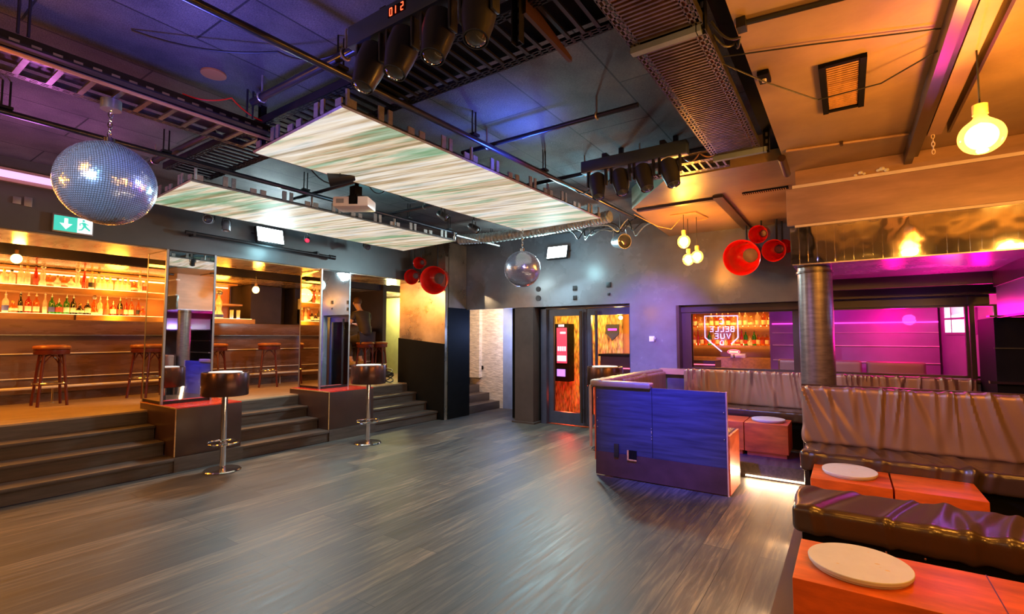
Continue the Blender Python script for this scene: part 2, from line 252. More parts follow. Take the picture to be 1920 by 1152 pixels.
# ------------------------------------------------------------------ geometry helpers
class B:
    """collects shapes into one bmesh"""
    def __init__(s): s.b = bmesh.new()
    def box(s, x0, x1, y0, y1, z0, z1, bev=0.0):
        r = bmesh.ops.create_cube(s.b, size=1.0); vs = r['verts']
        for v in vs: v.co = Vector(((x0 + x1) / 2 + v.co.x * (x1 - x0), (y0 + y1) / 2 + v.co.y * (y1 - y0), (z0 + z1) / 2 + v.co.z * (z1 - z0)))
        if bev:
            es = list({e for v in vs for e in v.link_edges})
            bmesh.ops.bevel(s.b, geom=es, offset=bev, segments=2, affect='EDGES', profile=0.6)
        return s
    def cyl(s, p0, p1, r0, r1=None, n=16, cap=True):
        p0 = Vector(p0); p1 = Vector(p1); d = p1 - p0; r1 = r0 if r1 is None else r1
        q = d.to_track_quat('Z', 'Y').to_matrix().to_4x4(); q.translation = (p0 + p1) / 2
        bmesh.ops.create_cone(s.b, cap_ends=cap, segments=n, radius1=r0, radius2=r1, depth=d.length, matrix=q); return s
    def tube(s, pts, r, n=8, closed=False):
        pts = [Vector(p) for p in pts]; rings = []; N = len(pts); up = None
        for i, p in enumerate(pts):
            a = pts[(i - 1) % N] if (i or closed) else p; c = pts[(i + 1) % N] if (i < N - 1 or closed) else p
            t = (c - a).normalized()
            if up is None: up = t.orthogonal().normalized()
            up = (up - t * up.dot(t)).normalized(); sd = t.cross(up)
            rings.append([s.b.verts.new(p + (up * cos(2 * pi * k / n) + sd * sin(2 * pi * k / n)) * r) for k in range(n)])
        rng = range(N if closed else N - 1)
        for i in rng:
            A, C = rings[i], rings[(i + 1) % N]
            for k in range(n): s.b.faces.new((A[k], A[(k + 1) % n], C[(k + 1) % n], C[k]))
        if not closed: s.b.faces.new(rings[0][::-1]); s.b.faces.new(rings[-1])
        return s
    def lathe(s, prof, n=24, o=(0, 0, 0), axis=(0, 0, 1), close=True):
        q = Vector(axis).to_track_quat('Z', 'Y').to_matrix().to_4x4(); q.translation = Vector(o); rings = []
        for r, z in prof:
            if r < 1e-5: rings.append([s.b.verts.new(q @ Vector((0, 0, z)))])
            else: rings.append([s.b.verts.new(q @ Vector((r * cos(2 * pi * k / n), r * sin(2 * pi * k / n), z))) for k in range(n)])
        for A, C in zip(rings, rings[1:]):
            for k in range(n):
                k2 = (k + 1) % n
                if len(A) == 1 and len(C) == 1: continue
                if len(A) == 1: s.b.faces.new((A[0], C[k2], C[k]))
                elif len(C) == 1: s.b.faces.new((A[k], A[k2], C[0]))
                else: s.b.faces.new((A[k], A[k2], C[k2], C[k]))
        return s
    def prism(s, pts, d):
        """closed polygon pts (3-D, planar) pushed along vector d"""
        a = [s.b.verts.new(Vector(p)) for p in pts]; c = [s.b.verts.new(Vector(p) + Vector(d)) for p in pts]
        s.b.faces.new(a); s.b.faces.new(c[::-1]); N = len(pts)
        for i in range(N): s.b.faces.new((a[i], c[i], c[(i + 1) % N], a[(i + 1) % N]))
        return s
    def sph(s, o, r, sc=(1, 1, 1), u=20, v=12):
        m = Matrix.Translation(Vector(o)) @ Matrix.Diagonal((sc[0], sc[1], sc[2], 1)); bmesh.ops.create_uvsphere(s.b, u_segments=u, v_segments=v, radius=r, matrix=m); return s
    def cushion(s, x0, x1, y0, y1, z0, z1, r=0.04, fn=None, step=0.03):
        def axis(a, c):
            n = max(2, int((c - a - 2 * r) / step)); mid = [a + r + (c - a - 2 * r) * i / n for i in range(n + 1)]
            return [a + r * (1 - cos(t)) for t in (0, .4, .8, 1.2)] + mid + [c - r * (1 - cos(t)) for t in (1.2, .8, .4, 0)]
        X, Y, Z = axis(x0, x1), axis(y0, y1), axis(z0, z1); cache = {}
        def vert(x, y, z):
            k = (round(x, 5), round(y, 5), round(z, 5))
            if k not in cache:
                p = Vector((x, y, z)); c = Vector((min(max(x, x0 + r), x1 - r), min(max(y, y0 + r), y1 - r), min(max(z, z0 + r), z1 - r)))
                d = p - c; nrm = d.normalized() if d.length > 1e-6 else Vector((0, 0, 1)); p = c + nrm * r
                if fn: p = p + nrm * fn(p, nrm)
                cache[k] = s.b.verts.new(p)
            return cache[k]
        for (U, V, f) in ((X, Y, lambda a, b_: (a, b_, z0)), (X, Y, lambda a, b_: (a, b_, z1)), (X, Z, lambda a, b_: (a, y0, b_)), (X, Z, lambda a, b_: (a, y1, b_)), (Y, Z, lambda a, b_: (x0, a, b_)), (Y, Z, lambda a, b_: (x1, a, b_))):
            for i in range(len(U) - 1):
                for j in range(len(V) - 1):
                    q = [vert(*f(U[i], V[j])), vert(*f(U[i + 1], V[j])), vert(*f(U[i + 1], V[j + 1])), vert(*f(U[i], V[j + 1]))]
                    if len(set(q)) == 4:
                        try: s.b.faces.new(q)
                        except ValueError: pass
        return s

ORG = {}
def empty(name, loc, rz=0.0):
    o = bpy.data.objects.new(name, None); COL.objects.link(o); o.location = loc; o.rotation_euler = (0, 0, rz); o.empty_display_size = 0.1
    ORG[o.name] = Vector(loc); return o
def tag(o, label, cat, group=None):
    o['label'] = label; o['category'] = cat
    if group: o['group'] = group
    return o
def thing(name, label, cat, loc=(0, 0, 0), group=None, rz=0.0): return tag(empty(name, loc, rz), label, cat, group)
def mk(name, bb, mat, parent=None, label=None, sharp=0.6, flat=False):
    """link the collected shapes (world coordinates) as ONE mesh object"""
    b = bb.b; bmesh.ops.recalc_face_normals(b, faces=b.faces)
    if parent is not None: org = ORG[parent.name]
    else:
        xs = [v.co for v in b.verts]; org = Vector(((min(v.x for v in xs) + max(v.x for v in xs)) / 2, (min(v.y for v in xs) + max(v.y for v in xs)) / 2, min(v.z for v in xs)))
    for v in b.verts: v.co -= org
    for f in b.faces: f.smooth = not flat
    if not flat:
        for e in b.edges:
            if len(e.link_faces) == 2 and e.calc_face_angle(0) > sharp: e.smooth = False
    me = bpy.data.meshes.new(name); b.to_mesh(me); b.free()
    for m in (mat if isinstance(mat, (list, tuple)) else [mat]): me.materials.append(m)
    o = bpy.data.objects.new(name, me); COL.objects.link(o)
    if parent is not None: o.parent = parent
    else: o.location = org
    ORG[o.name] = org
    if label: o['label'] = label
    return o
def dup(root, loc, label=None, rz=None, group=None, scale=None):
    r = root.copy(); COL.objects.link(r); r.location = loc
    if rz is not None: r.rotation_euler = (0, 0, rz)
    if scale: r.scale = scale
    if label: r['label'] = label
    if group: r['group'] = group
    for ch in list(root.children):
        c = ch.copy(); COL.objects.link(c); c.parent = r
        for g in ch.children:
            d = g.copy(); COL.objects.link(d); d.parent = c
    return r
def struct(name, bb, mat, **k):
    o = mk(name, bb, mat, **k); o['kind'] = 'structure'; return o
def text_mesh(name, body, size, mat, parent, pos, rot, depth=0.002, mirror=False):
    cu = bpy.data.curves.new(name, 'FONT'); cu.body = body; cu.size = size; cu.extrude = depth; cu.align_x = 'CENTER'; cu.align_y = 'CENTER'
    t = bpy.data.objects.new(name, cu); COL.objects.link(t); dg = bpy.context.evaluated_depsgraph_get()
    me = bpy.data.meshes.new_from_object(t.evaluated_get(dg)); bpy.data.objects.remove(t)
    me.materials.clear(); me.materials.append(mat)
    mtx = Matrix.Translation(Vector(pos) - ORG[parent.name]) @ rot.to_matrix().to_4x4()
    if mirror: mtx = mtx @ Matrix.Diagonal((-1, 1, 1, 1))
    me.transform(mtx); o = bpy.data.objects.new(name, me); COL.objects.link(o); o.parent = parent; ORG[o.name] = ORG[parent.name]; return o

# ================================================================== SETTING
CZ = 3.25     # dance-floor ceiling
LZ = 3.0      # lounge ceiling
struct('floor', B().box(-6.2, 3.2, -3.2, 9.0, -0.1, 0.0).box(-12.0, -6.2, 6.7, 9.6, -0.1, 0.0), MAT['floor'])
struct('ceiling', B().box(-6.95, -0.39, -3.2, 8.7, CZ, CZ + 0.1), MAT['ceil'])
struct('ceiling_lounge', B().box(-0.40, 3.2, -3.2, 7.3, LZ, CZ + 0.1).prism([(-0.40, 4.64, LZ), (-1.40, 4.64, LZ), (-2.05, 5.50, LZ), (-2.15, 7.3, LZ), (-0.40, 7.3, LZ)], (0, 0, CZ - LZ - .001)), MAT['lowceil'])
# lounge platform
struct('floor_lounge', B().box(-0.36, 3.2, -3.2, 5.86, 0.001, 0.15).box(-2.30, 3.2, 5.86, 7.3, 0.001, 0.15), MAT['step'])
# stage: steps, platform
st = B()
for i, (x, z) in enumerate(((-6.2, 0.155), (-6.47, 0.31), (-6.74, 0.465))):
    for y0, y1 in ((-3.2, 2.45), (3.20, 4.42), (5.25, 6.69)):
        st.box(x - 0.27 - 0.02, x, y0, y1, z - 0.035, z, 0.006).box(x - 0.27, x - 0.022, y0, y1, 0.0 if i == 0 else z - 0.156, z - 0.034)
st.box(-6.47, -6.2, 2.45, 3.2, 0, 0.155).box(-6.47, -6.2, 4.42, 5.25, 0, 0.155)
for y0, y1 in ((-3.2, 2.45), (3.20, 4.42), (5.25, 6.69)): st.box(-7.012, -6.995, y0, y1, 0.46, 0.60)
struct('stage_steps', st, MAT['step'])
struct('floor_stage', B().box(-10.6, -7.01, -3.2, 9.6, 0.3, 0.62, 0.005), MAT['stagefloor'])
# left: soffit wall above the bar opening
struct('wall_left_header', B().box(-7.60, -6.68, -3.2, 8.0, 2.55, CZ), MAT['soffit'])
struct('trim_1', B().box(-7.62, -6.70, -3.2, 6.69, 2.535, 2.549), MAT['barceil'])
struct('ceiling_bar_recess', B().box(-8.82, -7.6, -3.2, 9.6, 2.86, 2.95), MAT['darkwall'])
struct('trim_2', B().box(-8.90, -8.80, -3.2, 9.6, 2.56, 2.86), MAT['darkwall'])
struct('ceiling_bar', B().box(-10.6, -8.82, -3.2, 9.6, 2.56, 2.60), MAT['barceil'])
struct('wall_bar_back', B().box(-10.7, -10.35, -3.2, 9.6, 0.6, 2.6), MAT['darkwall'])
# end of the stage
struct('wall_stage_end', B().box(-7.25, -6.06, 6.70, 6.78, 0.0, 2.55).box(-6.68, -6.06, 6.70, 6.78, 2.55, 2.98), MAT['metalpanel'])
struct('wall_stage_end_shade', B().prism([(-7.26, 6.695, 0.0), (-6.055, 6.695, 0.0), (-6.055, 6.695, 1.37), (-7.26, 6.695, 1.48)], (0, -0.012, 0)), MAT['black'])  # black sheet paints the diagonal shadow on the lower end wall
struct('wall_stage_back', B().box(-10.6, -8.72, 7.55, 7.65, 0.62, 2.9), MAT['darkwall'])
struct('door_2', B().box(-9.6, -8.2, 8.3, 8.36, 0.62, 2.45), MAT['yellow'])
struct('wall_stage_passage', B().box(-10.6, -6.6, 8.4, 8.5, 0.62, 3.2), MAT['wavy'])
# dark return wall and the passage with its own small stair
struct('wall_passage_return', B().box(-6.14, -6.05, 6.78, 7.40, 0.0, 2.04), MAT['black'])
struct('wall_left_upper', B().box(-6.68, -6.05, 6.79, 7.29, 2.04, CZ), MAT['metalpanel'])
ps = B()
for i in range(4): ps.box(-7.4, -6.12 - 0.27 * i, 7.42, 8.49, 0.155 * i + 0.001, 0.155 * (i + 1), 0.005)
struct('passage_steps', ps, MAT['step'])
struct('wall_passage_end', B().box(-7.4, -6.04, 8.5, 8.6, 0.0, 2.4), MAT['wavy'])
struct('wall_passage_right', B().box(-6.04, -5.31, 8.5, 8.6, 0.0, 2.4), MAT['bluetint'])  # blue light on this wall is also put into its base colour
struct('wall_passage_far', B().box(-5.2, -5.1, 7.62, 9.0, 0.0, 2.4).box(-5.12, -4.35, 7.57, 7.62, 0.0, 2.4), MAT['black'])
# back wall: header over doors and windows, pier, sill
bw = B().box(-6.68, -2.78, 7.30, 7.42, 2.02, CZ).box(-2.78, -2.07, 7.30, 7.42, 0.0, CZ).box(-2.07, 3.2, 7.30, 7.42, 1.96, CZ).box(-2.07, 3.2, 7.30, 7.42, 0.0, 1.02)
struct('wall_back', bw, MAT['wall'])
struct('trim_3', B().box(-2.12, 1.30, 7.24, 7.44, 1.005, 1.035).box(-2.07, -2.03, 7.29, 7.56, 1.035, 1.96).box(-2.03, -1.90, 7.45, 7.56, 1.035, 1.96).box(-2.07, 1.30, 7.42, 7.56, 1.86, 1.96), MAT['brown'])
struct('column_dark', B().box(-4.90, -4.52, 7.26, 7.62, 0.03, 2.01).box(-4.94, -4.48, 7.22, 7.64, 0.0, 0.03), MAT['darkwall'])
struct('wall_right', B().box(3.2, 3.3, -3.2, 9.0, 0, CZ), MAT['darkwall'])
struct('wall_front', B().box(-10.6, 3.3, -3.3, -3.2, 0, CZ), MAT['darkwall'])
# marks on the header
for i, (x, z, s_, rnd) in enumerate(((-4.43, 2.33, .045, 1), (-4.43, 2.17, .05, 1), (-3.72, 2.31, .04, 0), (-3.72, 2.15, .035, 0), (-3.12, 2.33, .04, 0), (-3.12, 2.18, .02, 0))):
    q = B()
    if rnd: q.cyl((x, 7.285, z), (x, 7.30, z), s_, n=20)
    else: q.box(x - s_, x + s_, 7.288, 7.30, z - s_, z + s_, .004)
    tag(mk('wall_cover_plate', q, MAT['darkmetal']), ('%s cover plate on the grey header, %s one %s' % ('round dark' if rnd else 'square dark', 'upper' if i % 2 == 0 else 'lower', ('left of the disco ball doors', 'above the left door leaf', 'above the right door leaf')[i // 2])), 'cover plate')
tag(mk('wall_socket', B().box(-6.64, -6.56, 8.485, 8.50, 0.79, 0.87, .004), MAT['black']), 'small black socket on the rippled lit wall of the passage', 'socket')
sw = thing('light_switch', 'small white double switch on the violet lit pier', 'switch', (-2.42, 7.29, 1.43))
mk('switch_plate', B().box(-2.475, -2.395, 7.28, 7.30, 1.43, 1.51, .006), MAT['white'], sw); mk('switch_rocker', B().box(-2.40, -2.375, 7.262, 7.285, 1.44, 1.49, .004), MAT['steel'], sw)

# ------------------------------------------------------------------ doors
def door_leaf(n, x0, x1, gx0, gx1, gz0, hx):
    d = empty('door_%d' % n, ((x0 + x1) / 2, 7.5, 0)); d['kind'] = 'structure'
    mk('door_frame', B().box(x0, gx0, 7.48, 7.54, 0.02, 1.98).box(gx1, x1, 7.48, 7.54, 0.02, 1.98).box(gx0, gx1, 7.48, 7.54, 0.02, gz0).box(gx0, gx1, 7.48, 7.54, 1.86, 1.98), MAT['door'], d)
    mk('door_glass', B().box(gx0, gx1, 7.505, 7.515, gz0, 1.86), MAT['glass'], d)
    mk('door_handle', B().tube([(hx, 7.42, 0.08), (hx, 7.42, 1.93)], 0.024, 10).cyl((hx, 7.42, 0.3), (hx, 7.48, 0.3), 0.01, n=8).cyl((hx, 7.42, 1.7), (hx, 7.48, 1.7), 0.01, n=8), MAT['housing'], d)
    return d
door_leaf(1, -4.34, -3.60, -4.24, -3.74, 0.22, -3.68); door_leaf(3, -3.59, -2.79, -3.52, -2.86, 0.22, -3.40)
struct('trim_4', B().box(-4.46, -4.35, 7.42, 7.56, 0, 2.02).box(-4.46, -2.78, 7.42, 7.56, 1.985, 2.02), MAT['door'])
# hall behind the doors
struct('wall_hall', B().box(-5.1, -3.52, 8.87, 8.95, 0, 2.4), MAT['chip']); struct('wall_hall_right', B().box(-3.52, -2.70, 8.9, 9.0, 0, 2.4), MAT['barpanel'])
struct('ceiling_hall', B().box(-7.4, -2.70, 7.56, 9.6, 2.4, 2.46), MAT['black']); struct('wall_hall_side', B().box(-2.72, -2.66, 7.43, 11.0, 0, 2.7), MAT['brown'])
hc = thing('hall_counter', 'dark counter with a red neon line behind the right door leaf', 'counter', (-3.3, 8.6, 0))
mk('counter_body', B().box(-3.75, -2.75, 8.35, 8.8, 0, 1.15), MAT['brown'], hc); mk('counter_top', B().box(-3.78, -2.75, 8.32, 8.82, 1.15, 1.19), MAT['black'], hc); mk('neon_line', B().box(-3.75, -2.75, 8.33, 8.348, 0.93, 0.95), MAT['redneon'], hc)
vm = thing('cigarette_machine', 'black wall vending machine with a pink lit front behind the left door', 'vending machine', (-4.78, 8.7, 0.62))
mk('machine_body', B().box(-5.02, -4.54, 8.62, 8.85, 0.62, 1.76, .01), MAT['black'], vm)
mk('lit_front', B().box(-4.80, -4.58, 8.605, 8.622, 0.98, 1.68), MAT['vend'], vm)
mk('lit_header', B().box(-4.76, -4.64, 8.60, 8.62, 1.70, 1.745), MAT['vendwhite'], vm)
for k in range(4): mk('product_button', B().box(-4.78 + .05 * k, -4.745 + .05 * k, 8.598, 8.606, 1.22, 1.31), MAT['vendwhite'], vm)
mk('lit_field', B().box(-4.79, -4.59, 8.598, 8.606, 1.02, 1.13), MAT['vendwhite'], vm); mk('lit_field', B().box(-4.72, -4.6, 8.598, 8.606, 1.56, 1.60), MAT['vendwhite'], vm)
mk('dispensing_slot', B().box(-4.80, -4.62, 8.605, 8.622, 0.72, 0.86), MAT['vendblue'], vm)
sh = thing('shield_sign', 'dark blue shield sign on the wood chip wall seen through the right door', 'sign', (-3.72, 8.83, 1.42))
mk('shield', B().prism([(-3.84, 8.845, 1.74), (-3.58, 8.845, 1.74), (-3.58, 8.845, 1.56), (-3.71, 8.845, 1.44), (-3.84, 8.845, 1.56)], (0, -0.02, 0)), MAT['door'], sh)
mk('lettering_bar', B().box(-3.80, -3.62, 8.818, 8.826, 1.62, 1.66), MAT['pinkneon'], sh)
hb = thing('hall_bulb', 'small warm bulb hanging behind the right door leaf', 'bulb lamp', (-3.33, 8.3, 1.84)); mk('bulb', B().sph((-3.33, 8.3, 1.84), .035), MAT['bulb'], hb); mk('cord', B().tube([(-3.33, 8.3, 1.87), (-3.33, 8.3, 2.4)], .005, 6), MAT['cable'], hb)
lamp('hall_light', 'POINT', (-3.33, 8.22, 1.84), (1, .55, .12), 60, size=0.05); lamp('hall_red_light', 'POINT', (-4.3, 8.1, 0.40), (1, 0.06, 0.02), 34, size=0.1); lamp('hall_light', 'POINT', (-4.4, 8.15, 2.05), (1, .55, .12), 80, size=0.08)

# ------------------------------------------------------------------ room behind the windows
struct('floor_second_bar', B().box(-2.66, 3.2, 7.43, 11.0, 0, 0.12), MAT['step'])
struct('ceiling_second_bar', B().box(-2.66, 3.2, 7.43, 11.0, 2.6, 2.7), MAT['room2'])
struct('wall_second_bar', B().box(-2.66, -1.02, 9.95, 10.05, 0, 2.6), MAT['barpanel'])
struct('wall_pink', B().box(-1.02, 1.05, 9.05, 9.15, 0, 2.6).box(-1.06, -1.02, 9.05, 10.05, 0, 2.6), MAT['pinkwall'])
struct('wall_pink_side', B().prism([(1.05, 9.15, 0), (1.85, 7.43, 0), (1.95, 7.43, 0), (1.15, 9.15, 0)], (0, 0, 2.6)), MAT['pinkwall'])
struct('trim_5', B().box(-1.02, 1.05, 9.03, 9.05, 1.70, 1.72), MAT['pinkneon']); struct('trim_6', B().box(-1.02, 1.05, 9.03, 9.05, 1.36, 1.372).box(-1.02, 1.05, 9.03, 9.05, 1.56, 1.565).box(-1.02, 1.05, 9.03, 9.05, 1.12, 1.13), MAT['ledge'])
# windows of the back wall
for n, (x0, x1) in enumerate(((-1.90, -0.60), (-0.52, 1.10), (1.18, 1.34))):
    wn = empty('window_%d' % (n + 1), ((x0 + x1) / 2, 7.5, 1.04)); wn['kind'] = 'structure'
    mk('window_frame', B().box(x0 - .03, x0, 7.47, 7.53, 1.035, 1.86).box(x1, x1 + .05, 7.47, 7.53, 1.035, 1.86).box(x0, x1, 7.47, 7.53, 1.035, 1.06).box(x0, x1, 7.47, 7.53, 1.84, 1.86), MAT['brown'], wn)
    mk('window_pane', B().box(x0, x1, 7.497, 7.503, 1.06, 1.84), MAT['glass'], wn)
struct('wall_window_post', B().box(1.12, 1.16, 7.36, 7.54, 1.035, 1.96), MAT['brown'])
lw = thing('glass_glare_panes', 'white glowing panes on the magenta side wall, standing in for glare in the glass', 'glare stand-in', (1.35, 8.3, 1.55))  # glowing panes added for the glare seen in the window glass
q = B()
def slant(t, z0, z1, t2): return [(1.05 + .8 * t - .02, 9.15 - 1.72 * t - .012, z0), (1.05 + .8 * t2 - .02, 9.15 - 1.72 * t2 - .012, z0), (1.05 + .8 * t2 - .02, 9.15 - 1.72 * t2 - .012, z1), (1.05 + .8 * t - .02, 9.15 - 1.72 * t - .012, z1)]
for z0, z1 in ((1.56, 1.73), (1.76, 1.92)):
    for a, b_ in ((.10, .16), (.17, .36)): q.prism(slant(a, z0, z1, b_), (0.012, 0.006, 0))
mk('lit_pane', q, MAT['litpane'], lw); mk('window_frame', B().prism(slant(.08, 1.53, 1.95, .39), (0.022, 0.011, 0)), MAT['pinkwall'], lw)
lamp('magenta_light', 'POINT', (0.55, 8.45, 1.75), MAG, 34, size=0.12); lamp('magenta_light', 'POINT', (1.35, 8.0, 1.7), MAG, 12, size=0.1); lamp('violet_light', 'POINT', (-0.4, 8.1, 1.9), (0.35, 0.05, 1.0), 14, size=0.2)
lamp('second_bar_light', 'POINT', (-1.75, 9.1, 2.2), WARM, 90, size=0.12)
rs = thing('padded_bench', 'magenta lit low bench backs behind the right window', 'bench', (0.3, 8.6, 0.12))
mk('backrest', B().cushion(-0.9, 0.15, 8.55, 8.68, 0.5, 1.16, .03).cushion(0.2, 0.85, 8.55, 8.68, 0.5, 1.16, .03), MAT['leather2'], rs); mk('bench_base', B().box(-0.9, 0.85, 8.5, 8.95, .121, .5), MAT['leather'], rs)
sb = thing('second_bar_shelving', 'amber lit bottle shelves seen through the left window', 'shelving', (-1.75, 9.8, 0.12))
mk('shelf', B().box(-2.6, -1.10, 9.55, 9.9, 1.31, 1.345), MAT['barwood'], sb); mk('shelf', B().box(-2.6, -1.10, 9.55, 9.9, 1.655, 1.685), MAT['barwood'], sb)
mk('light_strip', B().box(-2.6, -1.10, 9.90, 9.94, 1.345, 1.375), MAT['shelfglow'], sb); mk('light_strip', B().box(-2.6, -1.10, 9.90, 9.94, 1.685, 1.70), MAT['shelfglow'], sb)
mk('back_counter', B().box(-2.6, -1.10, 9.45, 9.9, 0.121, 1.13), MAT['barwood'], sb); mk('upper_board', B().box(-2.6, -1.10, 9.6, 9.94, 2.0, 2.6), MAT['barwood'], sb)
ct = thing('second_bar_counter', 'dark counter with a pink neon line in the room behind the windows', 'counter', (-1.9, 8.4, .12))
mk('counter_body', B().box(-2.6, -1.75, 8.25, 8.7, .121, 1.12), MAT['brown'], ct); mk('neon_line', B().box(-2.6, -1.75, 8.235, 8.25, 1.05, 1.065), MAT['redneon'], ct)
bx = thing('paper_stack', 'pale stack of boxes on the second bar behind the left window', 'box', (-1.6, 9.3, 1.13)); mk('carton', B().box(-1.74, -1.50, 9.46, 9.6, 1.131, 1.20, .004), MAT['cardboard'], bx)

# neon sign, seen from behind
ns = thing('neon_sign', 'violet neon shield sign reading BELLE VUE, seen from behind on the left window', 'neon sign', (-1.5, 7.46, 1.3))
def nx(x, z): return (x, 7.46, z)
mk('shield_outline', B().tube([nx(-1.49, 1.29), nx(-1.71, 1.49), nx(-1.71, 1.80), nx(-1.27, 1.795), nx(-1.27, 1.49), nx(-1.36, 1.40)], .0075, 6), MAT['neon'], ns)
GL = {'B': [[(0, 0), (0, 1), (.6, 1), (.75, .88), (.75, .65), (.6, .54), (0, .54)], [(.6, .54), (.8, .4), (.8, .12), (.62, 0), (0, 0)]], 'E': [[(.75, 0), (0, 0), (0, 1), (.75, 1)], [(0, .52), (.6, .52)]],
      'L': [[(0, 1), (0, 0), (.7, 0)]], 'V': [[(0, 1), (.4, 0), (.8, 1)]], 'U': [[(0, 1), (0, .2), (.2, 0), (.6, 0), (.8, .2), (.8, 1)]], 'C': [[(.8, .85), (.62, 1), (.2, 1), (0, .8), (0, .2), (.2, 0), (.62, 0), (.8, .15)]],
      'D': [[(0, 0), (0, 1), (.5, 1), (.8, .75), (.8, .25), (.5, 0), (0, 0)]]}
def neon_word(word, cx, cz, h, wd, sp):
    n = len(word); total = n * wd + (n - 1) * sp; q = B()
    for i, ch in enumerate(word):
        for st_ in GL[ch]: q.tube([nx(cx + total / 2 - i * (wd + sp) - a * wd, cz + b_ * h) for a, b_ in st_], .0055, 5)
    mk('neon_lettering', q, MAT['neon'], ns)
neon_word('C', -1.49, 1.685, .075, .06, 0); neon_word('BELLE', -1.485, 1.575, .07, .052, .018); neon_word('VUE', -1.48, 1.475, .07, .06, .022); neon_word('D', -1.49, 1.385, .06, .05, 0)
t = thing('red_neon_sign', 'small red neon oval on the second bar below the violet shield', 'neon sign', (-1.7, 9.3, 1.2)); mk('neon_oval', B().tube([(-1.68 + .10 * cos(2 * pi * k / 20), 9.42, 1.235 + .035 * sin(2 * pi * k / 20)) for k in range(20)], .008, 6, True), MAT['redneon'], t); mk('neon_core', B().box(-1.75, -1.61, 9.415, 9.425, 1.225, 1.245), MAT['shelfglow'], t); mk('sign_foot', B().cyl((-1.68, 9.43, 1.131), (-1.68, 9.43, 1.20), .008, n=8), MAT['black'], t)
lamp('neon_glow', 'POINT', (-1.49, 7.40, 1.55), (0.4, 0.25, 1), 4, size=0.15)

# ------------------------------------------------------------------ canopy with mirror tiles
cn = empty('wall_canopy', (1.4, 6.2, 2.15)); cn['kind'] = 'structure'
mk('canopy_core', B().box(-0.34, 3.2, 5.07, 7.3, 2.16, LZ - .001), MAT['fascia'], cn)
mk('fascia_board', B().box(-0.42, 3.2, 5.02, 5.07, 2.50, 2.83, .003), MAT['fascia'], cn); mk('ledge', B().box(-0.37, 3.2, 5.02, 5.10, 2.832, 2.86), MAT['ledge'], cn)
mk('ledge', B().box(-0.36, 3.2, 5.02, 5.07, 2.478, 2.498), MAT['ledge'], cn)
mk('upper_board', B().box(-0.345, 3.2, 5.05, 5.07, 2.86, LZ - .002), MAT['fascia'], cn)
mk('mirror_tile_band', B().box(-0.40, 3.2, 5.035, 5.07, 2.15, 2.477), MAT['tiles'], cn)
mk('canopy_underside', B().box(-0.39, 3.2, 5.04, 7.3, 2.14, 2.16), MAT['canopyunder'], cn)
q = B()
for x, y_, z, r_ in ((.10, 5.04, 2.87, .012), (.135, 5.05, 2.885, .016), (.16, 5.04, 2.872, .012), (.28, 5.04, 2.89, .02), (.31, 5.045, 2.875, .018), (.255, 5.04, 2.882, .014)):
    q.sph((x, 5.035, z + .004), r_, (1.2, .8, .9), 6, 4)
tag(mk('paper_scraps', q, MAT['white'], flat=True), 'crumpled white paper scraps on the pale ledge of the canopy', 'paper')
struct('trim_7', B().box(-0.30, 3.2, 6.55, 6.62, 2.02, 2.14).box(-0.30, 3.2, 7.20, 7.30, 1.96, 2.14), MAT['brown'])
fr = thing('mirror_slat_frieze', 'shimmering slatted mirror frieze above the black booth at the right edge', 'frieze', (1.2, 5.8, 1.7))
mk('slats', B().box(1.19, 1.21, 5.0, 6.5, 1.70, 1.99), MAT['beads'], fr); mk('frieze_frame', B().box(1.18, 1.26, 5.0, 6.55, 1.985, 2.14).box(1.12, 3.0, 6.42, 6.56, 1.69, 1.705).box(1.185, 1.24, 5.0, 6.5, 1.68, 1.70), MAT['brown'], fr)
bb = thing('black_booth', 'black booth block with pale chrome lines at the right edge', 'booth', (2, 6.8, .15))
mk('booth_body', B().box(1.16, 3.0, 6.50, 7.22, .151, 1.685), MAT['black'], bb); mk('chrome_line', B().box(1.15, 3.0, 6.485, 6.50, 1.385, 1.398), MAT['chrome'], bb); mk('chrome_line', B().box(1.10, 3.0, 6.44, 6.50, 1.055, 1.08), MAT['chrome'], bb)
# round column under the canopy corner
cl = empty('column_round', (-.235, 5.28, .15)); cl['kind'] = 'structure'
mk('column_shaft', B().cyl((-.235, 5.28, .15), (-.235, 5.28, 2.14), .137, n=40), MAT['walltube'], cl); mk('column_collar', B().cyl((-.235, 5.28, 2.08), (-.235, 5.28, 2.10), .148, n=40), MAT['brown'], cl)
lamp('canopy_magenta_fill', 'SPOT', (0.85, 6.6, 1.45), MAG, 90, (0.55, 6.1, 2.14), .05, angle=130, blend=1)  # added spot imitating the magenta room mirrored in the underside
lamp('frieze_violet_fill', 'POINT', (0.75, 5.75, 1.75), (0.3, 0.15, 1.0), 5, size=.08)  # added violet lamp that brightens the slats

# ------------------------------------------------------------------ warm strip along the lounge platform
ls = thing('led_strip', 'glowing warm light strip along the lounge platform edge', 'light strip', (-.43, 3, .02))
mk('strip_run', B().box(-.376, -.361, .4, 5.84, .012, .026), MAT['strip'], ls); mk('strip_run', B().box(-.96, -.361, 5.842, 5.856, .012, .028), MAT['strip'], ls)
for i in range(4): lamp('strip_light', 'AREA', (-.385, 1.9 + 1.1 * i, .05), (1, .66, .36), 9, (-1.2, 1.9 + 1.1 * i, -.25), .03, 1.1)
lamp('strip_light', 'AREA', (-.7, 5.82, .06), (1, .66, .36), 8, (-.7, 5.2, -.05), .5, .03)

